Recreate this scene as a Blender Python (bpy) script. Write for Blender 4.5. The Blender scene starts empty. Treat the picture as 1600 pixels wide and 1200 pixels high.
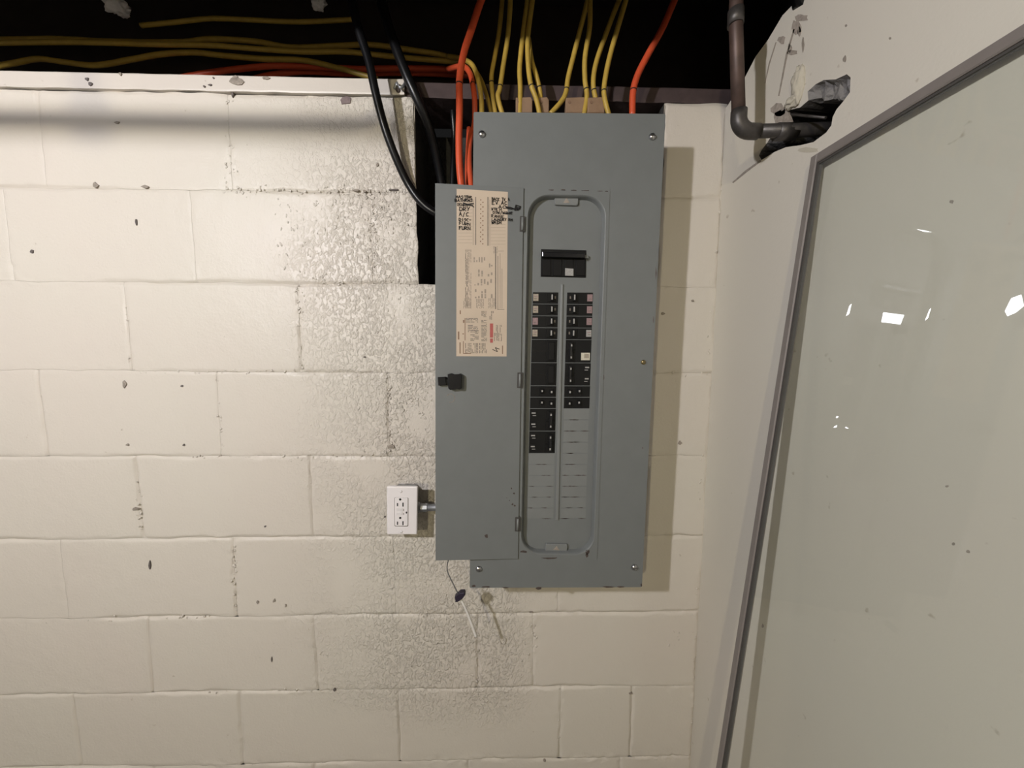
import bpy, bmesh, math, random
from mathutils import Vector, Matrix, noise
from mathutils.geometry import delaunay_2d_cdt

random.seed(7)
S = bpy.context.scene
COL = S.collection

# ------------------------------------------------------------------ camera
F_PX, YAW, PITCH, ROLL, DIST, EYE = 580.0, 0.02264, 0.09055, 0.00513, 0.88007, 1.45
cy, sy, cp, sp = math.cos(YAW), math.sin(YAW), math.cos(PITCH), math.sin(PITCH)
FW = Vector((sy * cp, cy * cp, -sp))
_rt = Vector((cy, -sy, 0))
_up = _rt.cross(FW)
RT = math.cos(ROLL) * _rt + math.sin(ROLL) * _up
UP = -math.sin(ROLL) * _rt + math.cos(ROLL) * _up
CAM = Vector((0, -DIST, EYE))
cd = bpy.data.cameras.new('camera')
cd.sensor_width = 36.0
cd.lens = F_PX / 1600 * 36
cd.clip_start = 0.01
cam = bpy.data.objects.new('camera', cd)
COL.objects.link(cam)
m = Matrix((RT, UP, -FW)).transposed().to_4x4()
m.translation = CAM
cam.matrix_world = m
S.camera = cam

# ------------------------------------------------------------------ world, exposure
w = bpy.data.worlds.new('world')
S.world = w
w.use_nodes = True
w.node_tree.nodes['Background'].inputs[0].default_value = (0.5, 0.5, 0.5, 1)
w.node_tree.nodes['Background'].inputs[1].default_value = 0.02
S.view_settings.view_transform = 'Standard'
S.view_settings.look = 'None'
S.view_settings.gamma = 1
S.view_settings.use_curve_mapping = False
S.view_settings.exposure = 0.0

BULB = Vector((-1.05, -1.42, EYE + 0.506))       # bare bulb that throws the shadows
BULB_POWER = 1560.0
BULB_COLOR = (1.0, 0.985, 1.05)
FILL_BULBS = [Vector((-1.25, -3.37, EYE + 0.50))]  # added unseen bulb, fills the shaded side of the scene
FILL_POWER = 1650.0
FILL_COLOR = (1.0, 0.885, 0.60)

# ------------------------------------------------------------------ geometry helpers
def ray(px, py):
    return RT * (px - 800) + UP * (600 - py) + FW * F_PX

def at(px, py, d=0.0):
    """point seen at a pixel, d metres in front of the block wall"""
    r = ray(px, py)
    return CAM + r * ((-d - CAM.y) / r.y)

XR = 0.50
def atx(px, py, x=XR):
    r = ray(px, py)
    return CAM + r * ((x - CAM.x) / r.x)

def finish(ob, label=None, cat=None, group=None, kind=None):
    if label: ob['label'] = label
    if cat: ob['category'] = cat
    if group: ob['group'] = group
    if kind: ob['kind'] = kind
    return ob

def thing(name, loc, label, cat, group=None):
    o = bpy.data.objects.new(name, None)
    o.empty_display_size = 0.02
    COL.objects.link(o)
    o.location = loc
    return finish(o, label, cat, group)

ORIGIN = {}
def world_loc(o):
    v = Vector((0, 0, 0))
    while o is not None:
        v += o.location
        o = o.parent
    return v

def link_bm(name, bm, mats, parent=None, smooth=False, loc=None, recalc=True):
    """bm holds world coordinates; origin goes to loc (or the mesh centre)"""
    if not isinstance(mats, (list, tuple)): mats = [mats]
    if recalc: bmesh.ops.recalc_face_normals(bm, faces=bm.faces)
    me = bpy.data.meshes.new(name)
    if loc is None:
        n = max(1, len(bm.verts))
        loc = Vector((0, 0, 0))
        for v in bm.verts: loc += v.co
        loc /= n
    bmesh.ops.translate(bm, verts=bm.verts, vec=-loc)
    bm.to_mesh(me)
    bm.free()
    for mt in mats: me.materials.append(mt)
    if smooth:
        for p in me.polygons: p.use_smooth = True
    ob = bpy.data.objects.new(name, me)
    COL.objects.link(ob)
    if parent is not None:
        ob.parent = parent
        ob.location = loc - world_loc(parent)
    else:
        ob.location = loc
    return ob

def add_box(bm, a, b, mi=0, bevel=0.0, seg=1):
    x0, x1 = sorted((a[0], b[0])); y0, y1 = sorted((a[1], b[1])); z0, z1 = sorted((a[2], b[2]))
    v = [bm.verts.new(c) for c in ((x0,y0,z0),(x1,y0,z0),(x1,y1,z0),(x0,y1,z0),(x0,y0,z1),(x1,y0,z1),(x1,y1,z1),(x0,y1,z1))]
    fs = [bm.faces.new([v[i] for i in q]) for q in ((0,3,2,1),(4,5,6,7),(0,1,5,4),(1,2,6,5),(2,3,7,6),(3,0,4,7))]
    for f in fs: f.material_index = mi
    if bevel:
        es = list({e for f in fs for e in f.edges})
        bmesh.ops.bevel(bm, geom=es, offset=bevel, segments=seg, affect='EDGES', profile=0.5)

def box(name, a, b, mat, parent=None, bevel=0.0, seg=1, smooth=False):
    bm = bmesh.new()
    add_box(bm, a, b, 0, bevel, seg)
    return link_bm(name, bm, mat, parent, smooth)

def rounded(poly, r, n=5):
    """round the corners of a 2-D polygon"""
    out = []
    N = len(poly)
    for i in range(N):
        p, a, b = Vector(poly[i]), Vector(poly[i-1]), Vector(poly[(i+1) % N])
        da, db = (a - p).normalized(), (b - p).normalized()
        ang = da.angle(db)
        rr = r[i] if isinstance(r, (list, tuple)) else r
        t = rr / math.tan(ang / 2)
        c = p + (da + db).normalized() * (rr / math.sin(ang / 2))
        s, e = p + da * t - c, p + db * t - c
        a0, a1 = math.atan2(s.y, s.x), math.atan2(e.y, e.x)
        d = (a1 - a0 + math.pi) % (2 * math.pi) - math.pi
        for k in range(n + 1):
            q = a0 + d * k / n
            out.append((c.x + rr * math.cos(q), c.y + rr * math.sin(q)))
    return out

def add_prism(bm, poly, y0, y1, mi=0, bevel=0.0, seg=1):
    """poly: (x, z) outline; extruded between y0 (back) and y1 (front)"""
    bk = [bm.verts.new((x, y0, z)) for x, z in poly]
    fr = [bm.verts.new((x, y1, z)) for x, z in poly]
    f1 = bm.faces.new(fr)
    f2 = bm.faces.new(bk[::-1])
    fs = [f1, f2]
    n = len(poly)
    for i in range(n):
        fs.append(bm.faces.new((fr[i], bk[i], bk[(i+1) % n], fr[(i+1) % n])))
    for f in fs: f.material_index = mi
    if bevel:
        bmesh.ops.bevel(bm, geom=list(f1.edges), offset=bevel, segments=seg, affect='EDGES', profile=0.5)

def pxpoly(pts, d):
    return [(at(x, y, d).x, at(x, y, d).z) for x, y in pts]

def slab(name, pts, d0, d1, mat, parent=None, r=0.0, bevel=0.0, seg=1, smooth=False, n=4):
    """plate whose front outline is seen at the given pixels, d0 (back) to d1 (front) off the wall"""
    poly = pxpoly(pts, d1)
    if r: poly = rounded(poly, r, n)
    bm = bmesh.new()
    add_prism(bm, poly, -d0, -d1, 0, bevel, seg)
    return link_bm(name, bm, mat, parent, smooth)

def rect(x0, y0, x1, y1):
    return [(x0, y0), (x1, y0), (x1, y1), (x0, y1)]

def spline(pts, n=8):
    P = [Vector(p) for p in pts]
    P = [P[0] * 2 - P[1]] + P + [P[-1] * 2 - P[-2]]
    out = []
    for i in range(1, len(P) - 2):
        a, b, c, d = P[i-1], P[i], P[i+1], P[i+2]
        for k in range(n):
            t = k / n
            out.append(0.5 * ((2*b) + (c-a)*t + (2*a-5*b+4*c-d)*t*t + (3*b-a-3*c+d)*t**3))
    out.append(P[-2])
    return out

def add_tube(bm, path, rad, sides=10, mi=0, flat=1.0):
    path = [Vector(p) for p in path]
    up = Vector((0.13, 1, 0.21)).normalized()
    rings = []
    for i, p in enumerate(path):
        t = (path[min(i+1, len(path)-1)] - path[max(i-1, 0)]).normalized()
        a = t.cross(up)
        if a.length < 1e-4: a = t.cross(Vector((1, 0, 0)))
        a.normalize()
        b = t.cross(a).normalized()
        up = b if b.dot(up) > 0 else -b
        r = rad[i] if isinstance(rad, (list, tuple)) else rad
        rings.append([bm.verts.new(p + (a * math.cos(2*math.pi*k/sides) + b * flat * math.sin(2*math.pi*k/sides)) * r) for k in range(sides)])
    for i in range(len(rings) - 1):
        for k in range(sides):
            f = bm.faces.new((rings[i][k], rings[i][(k+1) % sides], rings[i+1][(k+1) % sides], rings[i+1][k]))
            f.material_index = mi
            f.smooth = True
    for rr in (rings[0][::-1], rings[-1]):
        f = bm.faces.new(rr); f.material_index = mi

def tube(name, path, rad, mat, parent=None, sides=10, flat=1.0):
    bm = bmesh.new()
    add_tube(bm, path, rad, sides, 0, flat)
    return link_bm(name, bm, mat, parent)

def lathe(name, prof, axis_pt, axis, mat, parent=None, sides=20, smooth=True):
    """prof: (radius, height along axis)"""
    axis = Vector(axis).normalized()
    a = axis.orthogonal().normalized(); b = axis.cross(a)
    bm = bmesh.new()
    rings = []
    for r, h in prof:
        c = Vector(axis_pt) + axis * h
        if r < 1e-6: rings.append([bm.verts.new(c)])
        else: rings.append([bm.verts.new(c + (a*math.cos(2*math.pi*k/sides) + b*math.sin(2*math.pi*k/sides)) * r) for k in range(sides)])
    for i in range(len(rings) - 1):
        A, B = rings[i], rings[i+1]
        for k in range(sides):
            q = [A[k % len(A)], A[(k+1) % len(A)], B[(k+1) % len(B)], B[k % len(B)]]
            u = []
            for v in q:
                if v not in u: u.append(v)
            if len(u) > 2: bm.faces.new(u)
    for rr in (rings[0], rings[-1]):
        if len(rr) > 2: bm.faces.new(rr)
    return link_bm(name, bm, mat, parent, smooth)

def sstep(a, b, x):
    t = min(1, max(0, (x - a) / (b - a)))
    return t * t * (3 - 2 * t)

# ------------------------------------------------------------------ materials
def srgb(r, g, b):
    f = lambda c: (c/255/12.92) if c <= 10 else ((c/255 + 0.055) / 1.055) ** 2.4
    return (f(r), f(g), f(b), 1)

def new_mat(name):
    mt = bpy.data.materials.new(name)
    mt.use_nodes = True
    nt = mt.node_tree
    return mt, nt, nt.nodes['Principled BSDF']

def N(nt, typ, **kw):
    n = nt.nodes.new(typ)
    for k, v in kw.items():
        if k in n.inputs.keys(): n.inputs[k].default_value = v
        else: setattr(n, k, v)
    return n

def simple(name, col, rough=0.5, metal=0.0, vary=0.08, scale=40.0, bump=0.0, bscale=200.0, spec=0.5, bdist=0.001):
    mt, nt, bs = new_mat(name)
    L = nt.links.new
    geo = N(nt, 'ShaderNodeNewGeometry')
    no = N(nt, 'ShaderNodeTexNoise', Scale=scale, Detail=4.0, Roughness=0.6)
    L(geo.outputs['Position'], no.inputs['Vector'])
    mx = N(nt, 'ShaderNodeMix', data_type='RGBA')
    mx.inputs[6].default_value = tuple(c * (1 - vary * 1.6) for c in col[:3]) + (1,)
    mx.inputs[7].default_value = tuple(min(1, c * (1 + vary * 1.6)) for c in col[:3]) + (1,)
    L(no.outputs['Fac'], mx.inputs[0])
    L(mx.outputs[2], bs.inputs['Base Color'])
    bs.inputs['Roughness'].default_value = rough
    bs.inputs['Metallic'].default_value = metal
    bs.inputs['Specular IOR Level'].default_value = spec
    if bump:
        n2 = N(nt, 'ShaderNodeTexNoise', Scale=bscale, Detail=3.0)
        L(geo.outputs['Position'], n2.inputs['Vector'])
        bp = N(nt, 'ShaderNodeBump', Strength=bump, Distance=bdist)
        L(n2.outputs['Fac'], bp.inputs['Height'])
        L(bp.outputs['Normal'], bs.inputs['Normal'])
    return mt

def wall_paint(name, col, heavy=True, rough=0.42):
    mt, nt, bs = new_mat(name)
    L = nt.links.new
    geo = N(nt, 'ShaderNodeNewGeometry')
    P = geo.outputs['Position']
    big = N(nt, 'ShaderNodeTexNoise', Scale=2.3, Detail=3.0)
    L(P, big.inputs['Vector'])
    mx = N(nt, 'ShaderNodeMix', data_type='RGBA')
    mx.inputs[6].default_value = (col[0]*0.985, col[1]*0.95, col[2]*0.96, 1)
    mx.inputs[7].default_value = (col[0]*1.0, col[1]*1.04, col[2]*1.02, 1)
    L(big.outputs['Fac'], mx.inputs[0])
    # faint grime specks
    sp_ = N(nt, 'ShaderNodeTexNoise', Scale=55.0, Detail=2.0)
    L(P, sp_.inputs['Vector'])
    rp = N(nt, 'ShaderNodeValToRGB')
    rp.color_ramp.elements[0].position = 0.735; rp.color_ramp.elements[0].color = (1, 1, 1, 1)
    rp.color_ramp.elements[1].position = 0.80; rp.color_ramp.elements[1].color = (0.72, 0.68, 0.63, 1)
    L(sp_.outputs['Fac'], rp.inputs['Fac'])
    ml = N(nt, 'ShaderNodeMix', data_type='RGBA', blend_type='MULTIPLY')
    ml.inputs[0].default_value = 1.0
    L(mx.outputs[2], ml.inputs[6]); L(rp.outputs['Color'], ml.inputs[7])
    L(ml.outputs[2], bs.inputs['Base Color'])
    bs.inputs['Roughness'].default_value = rough
    bs.inputs['Specular IOR Level'].default_value = 0.4
    fine = N(nt, 'ShaderNodeTexNoise', Scale=170.0, Detail=3.0)
    L(P, fine.inputs['Vector'])
    b1 = N(nt, 'ShaderNodeBump', Strength=0.24 if heavy else 0.12, Distance=0.002)
    L(fine.outputs['Fac'], b1.inputs['Height'])
    last = b1
    if heavy:
        # thick stippled paint drips, only in the rough patches beside the panel
        mp = N(nt, 'ShaderNodeMapping'); mp.inputs['Scale'].default_value = (1, 1, 0.7)
        L(P, mp.inputs['Vector'])
        drip = N(nt, 'ShaderNodeTexNoise', Scale=135.0, Detail=4.0, Roughness=0.6, Distortion=0.7)
        L(mp.outputs[0], drip.inputs['Vector'])
        r1 = N(nt, 'ShaderNodeValToRGB')
        r1.color_ramp.elements[0].position = 0.47; r1.color_ramp.elements[1].position = 0.64
        L(drip.outputs['Fac'], r1.inputs['Fac'])
        pat = N(nt, 'ShaderNodeTexNoise', Scale=6.5, Detail=2.0)
        L(P, pat.inputs['Vector'])
        sx = N(nt, 'ShaderNodeSeparateXYZ'); L(P, sx.inputs[0])
        mr = N(nt, 'ShaderNodeMapRange'); mr.interpolation_type = 'SMOOTHSTEP'
        mr.inputs['From Min'].default_value = -0.62; mr.inputs['From Max'].default_value = -0.18
        L(sx.outputs['X'], mr.inputs['Value'])
        mr2 = N(nt, 'ShaderNodeMapRange'); mr2.interpolation_type = 'SMOOTHSTEP'
        mr2.inputs['From Min'].default_value = 0.12; mr2.inputs['From Max'].default_value = -0.02
        L(sx.outputs['X'], mr2.inputs['Value'])
        mr3 = N(nt, 'ShaderNodeMapRange'); mr3.interpolation_type = 'SMOOTHSTEP'
        mr3.inputs['From Min'].default_value = 0.42; mr3.inputs['From Max'].default_value = 0.62
        L(sx.outputs['Z'], mr3.inputs['Value'])
        pr = N(nt, 'ShaderNodeMapRange')
        pr.inputs['From Min'].default_value = 0.33; pr.inputs['From Max'].default_value = 0.50
        L(pat.outputs['Fac'], pr.inputs['Value'])
        def mul(a, b):
            q = N(nt, 'ShaderNodeMath', operation='MULTIPLY'); L(a, q.inputs[0]); L(b, q.inputs[1]); return q.outputs[0]
        mk = mul(mul(mul(mr.outputs[0], mr2.outputs[0]), mr3.outputs[0]), pr.outputs[0])
        ad = N(nt, 'ShaderNodeMath', operation='MULTIPLY_ADD')
        L(mk, ad.inputs[0]); ad.inputs[1].default_value = 0.92; ad.inputs[2].default_value = 0.05
        h = mul(r1.outputs['Color'], ad.outputs[0])
        b2 = N(nt, 'ShaderNodeBump', Strength=0.75, Distance=0.0030)
        L(h, b2.inputs['Height']); L(b1.outputs['Normal'], b2.inputs['Normal'])
        last = b2
    L(last.outputs['Normal'], bs.inputs['Normal'])
    return mt

M = {}
CREAM = (0.665, 0.613, 0.537)
M['block'] = wall_paint('painted_block', CREAM, True)
M['wall'] = wall_paint('painted_wall', (0.64, 0.60, 0.52), False, 0.5)
M['sill_paint'] = wall_paint('painted_sill', (0.64, 0.585, 0.52), False)
M['concrete_dark'] = simple('shaded_block_core', (0.045, 0.043, 0.04, 1), 0.95, vary=0.35, scale=60, bump=0.6, bscale=160, bdist=0.004)  # bare concrete darkened, stands in for shade deep in the openings
M['rubble'] = simple('broken_concrete', (0.20, 0.19, 0.18, 1), 0.95, vary=0.35, scale=70, bump=0.8, bscale=120, bdist=0.004)
M['mortar'] = simple('mortar_paint', (0.5, 0.45, 0.38, 1), 0.6, vary=0.1)
M['bare_wood'] = simple('old_sill_wood', (0.060, 0.040, 0.038, 1), 0.8, vary=0.35, scale=30, bump=0.4, bscale=90)
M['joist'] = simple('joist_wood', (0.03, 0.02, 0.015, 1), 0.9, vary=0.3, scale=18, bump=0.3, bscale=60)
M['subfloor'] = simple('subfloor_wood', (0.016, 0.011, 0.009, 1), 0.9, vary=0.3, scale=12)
M['floor'] = simple('concrete_floor', (0.13, 0.125, 0.118, 1), 0.8, vary=0.15, scale=6, bump=0.2, bscale=60)
M['bare_wall'] = simple('unpainted_block', (0.20, 0.195, 0.185, 1), 0.9, vary=0.2, scale=8, bump=0.3, bscale=80)
M['panel'] = simple('grey_enamel', (0.171, 0.181, 0.177, 1), 0.42, vary=0.05, scale=25, bump=0.05, bscale=500)
M['panel_in'] = simple('grey_enamel_inner', (0.195, 0.203, 0.196, 1), 0.45, vary=0.06, scale=30, bump=0.05, bscale=500)
M['steel'] = simple('zinc_steel', (0.55, 0.55, 0.56, 1), 0.28, 1.0, vary=0.1)
M['dull_steel'] = simple('dull_galvanized', (0.36, 0.37, 0.38, 1), 0.5, 0.9, vary=0.2)
M['brass'] = simple('brass_screw', (0.42, 0.33, 0.16, 1), 0.4, 1.0)
M['black'] = simple('black_plastic', (0.006, 0.006, 0.0065, 1), 0.42, vary=0.2, spec=0.3)
M['black_dull'] = simple('black_moulding', (0.007, 0.007, 0.007, 1), 0.5, vary=0.2, spec=0.25)
M['toggle'] = simple('black_toggle', (0.012, 0.012, 0.013, 1), 0.22, vary=0.2, spec=0.5)
M['black_jacket'] = simple('black_jacket', (0.006, 0.006, 0.0065, 1), 0.32, vary=0.2, spec=0.35)
M['orange'] = simple('orange_jacket', (0.60, 0.085, 0.030, 1), 0.4, vary=0.12)
M['yellow'] = simple('yellow_jacket', (0.46, 0.31, 0.055, 1), 0.45, vary=0.15, scale=60)
M['ink'] = simple('black_marker', (0.008, 0.007, 0.007, 1), 0.6, vary=0.1)
M['tan_clamp'] = simple('tan_clamp', (0.26, 0.165, 0.10, 1), 0.6, vary=0.2)
M['paper'] = simple('aged_paper', (0.56, 0.455, 0.345, 1), 0.75, vary=0.07, scale=14)
M['print_grey'] = simple('printed_grey', (0.20, 0.17, 0.14, 1), 0.75, vary=0.25, scale=300)  # also the grey of the painted well glint
M['print_pale'] = simple('printed_pale', (0.33, 0.275, 0.22, 1), 0.75, vary=0.2, scale=300)
M['print_brown'] = simple('printed_brown', (0.22, 0.13, 0.08, 1), 0.75)
M['print_red'] = simple('printed_red', (0.42, 0.10, 0.085, 1), 0.7, vary=0.15, scale=200)
M['sticker_tan'] = simple('sticker_tan', (0.36, 0.31, 0.24, 1), 0.6, vary=0.3, scale=400)
M['sticker_pink'] = simple('sticker_pink', (0.30, 0.20, 0.20, 1), 0.6, vary=0.3, scale=400)
M['sticker_grey'] = simple('sticker_grey', (0.36, 0.35, 0.33, 1), 0.5, vary=0.3, scale=400)  # also the pale tone of the painted toggle glints
M['sticker_white'] = simple('sticker_white', (0.62, 0.58, 0.46, 1), 0.5, vary=0.15, scale=300)
M['white'] = simple('white_nylon', (0.84, 0.80, 0.79, 1), 0.3, vary=0.02)
M['white_btn'] = simple('white_button', (0.76, 0.73, 0.72, 1), 0.3, vary=0.02)
M['slot'] = simple('slot_black', (0.004, 0.004, 0.004, 1), 0.8, vary=0.1)
M['copper'] = simple('aged_copper', (0.090, 0.058, 0.047, 1), 0.5, 0.35, vary=0.35, scale=35)
M['solder'] = simple('soldered_fitting', (0.075, 0.068, 0.063, 1), 0.45, 0.5, vary=0.45, scale=60)
M['plaster'] = wall_paint('plaster_lump', (0.50, 0.46, 0.37), False, 0.8)
M['chip'] = simple('chip_brown', (0.30, 0.26, 0.215, 1), 0.9, vary=0.4, scale=120)
M['chip_dark'] = simple('chip_dark', (0.13, 0.11, 0.10, 1), 0.9, vary=0.3, scale=150)
M['chip_mauve'] = simple('chip_mauve', (0.20, 0.155, 0.15, 1), 0.9, vary=0.35, scale=150)
M['scuff'] = simple('scuffed_grey', (0.33, 0.285, 0.24, 1), 0.9, vary=0.45, scale=120, bump=0.6, bscale=200)
M['rust'] = simple('rust', (0.070, 0.052, 0.044, 1), 0.9, vary=0.5, scale=200)
M['alum'] = simple('dull_aluminium', (0.20, 0.176, 0.158, 1), 0.6, 0.0, vary=0.08)
M['gasket'] = simple('dark_gasket', (0.06, 0.055, 0.05, 1), 0.7)
M['wire_grey'] = simple('pale_wire', (0.78, 0.75, 0.71, 1), 0.4, vary=0.1)
M['cap'] = simple('dark_violet_cap', (0.025, 0.018, 0.035, 1), 0.5)
M['foam'] = simple('white_foam', (0.75, 0.72, 0.70, 1), 0.9, vary=0.15)
M['porcelain'] = simple('porcelain', (0.75, 0.73, 0.68, 1), 0.25, vary=0.03)

def glint_mat():  # faint gloss for the added facets that catch the bulb
    mt = bpy.data.materials.new('glint_facet'); mt.use_nodes = True
    nt = mt.node_tree; nt.nodes.clear(); L = nt.links.new
    tr = N(nt, 'ShaderNodeBsdfTransparent')
    gl = N(nt, 'ShaderNodeBsdfGlossy'); gl.inputs['Roughness'].default_value = 0.28
    mx = N(nt, 'ShaderNodeMixShader'); mx.inputs[0].default_value = 0.05
    L(tr.outputs[0], mx.inputs[1]); L(gl.outputs[0], mx.inputs[2])
    o = N(nt, 'ShaderNodeOutputMaterial'); L(mx.outputs[0], o.inputs[0])
    return mt
M['glint'] = glint_mat()

def bulb_mat(name, power, color=None):
    mt = bpy.data.materials.new(name); mt.use_nodes = True
    nt = mt.node_tree; nt.nodes.clear()
    em = N(nt, 'ShaderNodeEmission'); em.inputs[0].default_value = (color or BULB_COLOR) + (1,); em.inputs[1].default_value = power
    o = N(nt, 'ShaderNodeOutputMaterial'); nt.links.new(em.outputs[0], o.inputs[0])
    return mt

def glass_mat():
    """thin sheet: clear pass-through, Fresnel gloss, a trace of dust"""
    mt = bpy.data.materials.new('window_glass'); mt.use_nodes = True
    nt = mt.node_tree; nt.nodes.clear(); L = nt.links.new
    tr = N(nt, 'ShaderNodeBsdfTransparent'); tr.inputs[0].default_value = (0.93, 0.95, 0.93, 1)
    gl = N(nt, 'ShaderNodeBsdfGlossy'); gl.inputs['Roughness'].default_value = 0.04
    df = N(nt, 'ShaderNodeBsdfDiffuse'); df.inputs[0].default_value = (0.62, 0.62, 0.60, 1)
    geo = N(nt, 'ShaderNodeNewGeometry')
    no = N(nt, 'ShaderNodeTexNoise', Scale=5.0, Detail=5.0); L(geo.outputs['Position'], no.inputs['Vector'])
    mr = N(nt, 'ShaderNodeMapRange'); mr.inputs['To Min'].default_value = 0.02; mr.inputs['To Max'].default_value = 0.14
    L(no.outputs['Fac'], mr.inputs['Value'])
    m1 = N(nt, 'ShaderNodeMixShader'); L(mr.outputs[0], m1.inputs[0]); L(tr.outputs[0], m1.inputs[1]); L(df.outputs[0], m1.inputs[2])
    dt = N(nt, 'ShaderNodeVectorMath', operation='DOT_PRODUCT'); L(geo.outputs['Incoming'], dt.inputs[0]); L(geo.outputs['Normal'], dt.inputs[1])
    ab = N(nt, 'ShaderNodeMath', operation='ABSOLUTE'); L(dt.outputs['Value'], ab.inputs[0])
    iv = N(nt, 'ShaderNodeMath', operation='SUBTRACT'); iv.inputs[0].default_value = 1.0; L(ab.outputs[0], iv.inputs[1])
    pw = N(nt, 'ShaderNodeMath', operation='POWER'); L(iv.outputs[0], pw.inputs[0]); pw.inputs[1].default_value = 5.0
    fr = N(nt, 'ShaderNodeMath', operation='MULTIPLY_ADD'); L(pw.outputs[0], fr.inputs[0]); fr.inputs[1].default_value = 0.95; fr.inputs[2].default_value = 0.05
    m2 = N(nt, 'ShaderNodeMixShader'); L(fr.outputs[0], m2.inputs[0]); L(m1.outputs[0], m2.inputs[1]); L(gl.outputs[0], m2.inputs[2])
    o = N(nt, 'ShaderNodeOutputMaterial'); L(m2.outputs[0], o.inputs[0])
    return mt
M['glass'] = glass_mat()

# ================================================================== the room shell
ZK0 = EYE + 0.5572            # underside of the sill on the block wall
CH = 0.2032                   # course height
X_L, Y_R = -3.0, -4.4         # far left wall, rear wall
Z_J = EYE + 0.620             # underside of the joists
Z_S = EYE + 0.592             # top of the sill plate
NX0, NX1, NZ0 = -0.200, 0.361, EYE + 0.151      # the opening broken into the block wall

finish(box('floor', (X_L - .1, Y_R - .1, -0.1), (XR + 0.2, 0.25, 0), M['floor']), kind='structure')
finish(box('wall_left', (X_L - .1, Y_R, 0), (X_L, 0.25, Z_J + .24), M['bare_wall']), kind='structure')
finish(box('wall_rear', (X_L - .1, Y_R - .1, 0), (XR + .2, Y_R, Z_J + .24), M['bare_wall']), kind='structure')
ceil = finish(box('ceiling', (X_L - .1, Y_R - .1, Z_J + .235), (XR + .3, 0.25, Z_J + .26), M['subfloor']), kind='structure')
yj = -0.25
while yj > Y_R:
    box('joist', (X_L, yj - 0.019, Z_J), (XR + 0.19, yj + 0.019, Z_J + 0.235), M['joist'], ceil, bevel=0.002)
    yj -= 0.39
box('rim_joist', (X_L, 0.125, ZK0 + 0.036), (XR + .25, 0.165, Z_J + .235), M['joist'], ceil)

# core of the block wall, with the broken-out opening
def quad(bm, pts, mi=0):
    f = bm.faces.new([bm.verts.new(p) for p in pts]); f.material_index = mi
bm = bmesh.new()
YC = 0.0045
for (xa, xb, za, zb) in ((X_L, NX0, 0, ZK0), (NX1, XR + .02, 0, ZK0), (NX0, NX1, 0, NZ0)):
    quad(bm, [(xa, YC, za), (xb, YC, za), (xb, YC, zb), (xa, YC, zb)])
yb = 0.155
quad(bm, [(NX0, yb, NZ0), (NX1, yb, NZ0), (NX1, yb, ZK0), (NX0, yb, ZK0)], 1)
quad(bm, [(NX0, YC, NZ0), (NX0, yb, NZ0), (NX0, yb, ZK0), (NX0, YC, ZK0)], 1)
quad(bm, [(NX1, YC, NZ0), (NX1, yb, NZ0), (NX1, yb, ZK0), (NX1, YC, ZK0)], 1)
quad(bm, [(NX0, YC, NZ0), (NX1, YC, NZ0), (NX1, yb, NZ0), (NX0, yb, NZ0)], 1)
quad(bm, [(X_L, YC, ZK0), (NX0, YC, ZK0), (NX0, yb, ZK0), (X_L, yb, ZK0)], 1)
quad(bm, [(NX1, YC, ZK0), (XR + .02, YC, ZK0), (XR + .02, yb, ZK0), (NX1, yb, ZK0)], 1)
wall_back = finish(link_bm('wall_back', bm, [M['mortar'], M['concrete_dark']], loc=Vector((0, 0, 0))), kind='structure')

def wob(x, z):
    """slow wander of the joints"""
    a = noise.noise(Vector((x*4.1, z*4.1, 1.7))) * 0.0035 + noise.noise(Vector((x*24, z*24, 5.2))) * 0.0026
    b = noise.noise(Vector((x*4.1, z*4.1, 8.7))) * 0.0035 + noise.noise(Vector((x*24, z*24, 9.2))) * 0.0026
    return a, b

def edge_ticks(a, b, n):
    e = [0, .0016, .0034, .0055, .008, .0115, .017]
    L = b - a
    e = [q for q in e if q < L * 0.3]
    s = e[-1]
    mid = [s + (L - 2*s) * i / n for i in range(1, n)]
    return [a + q for q in e] + [a + q for q in mid] + [b - q for q in reversed(e)]

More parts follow.
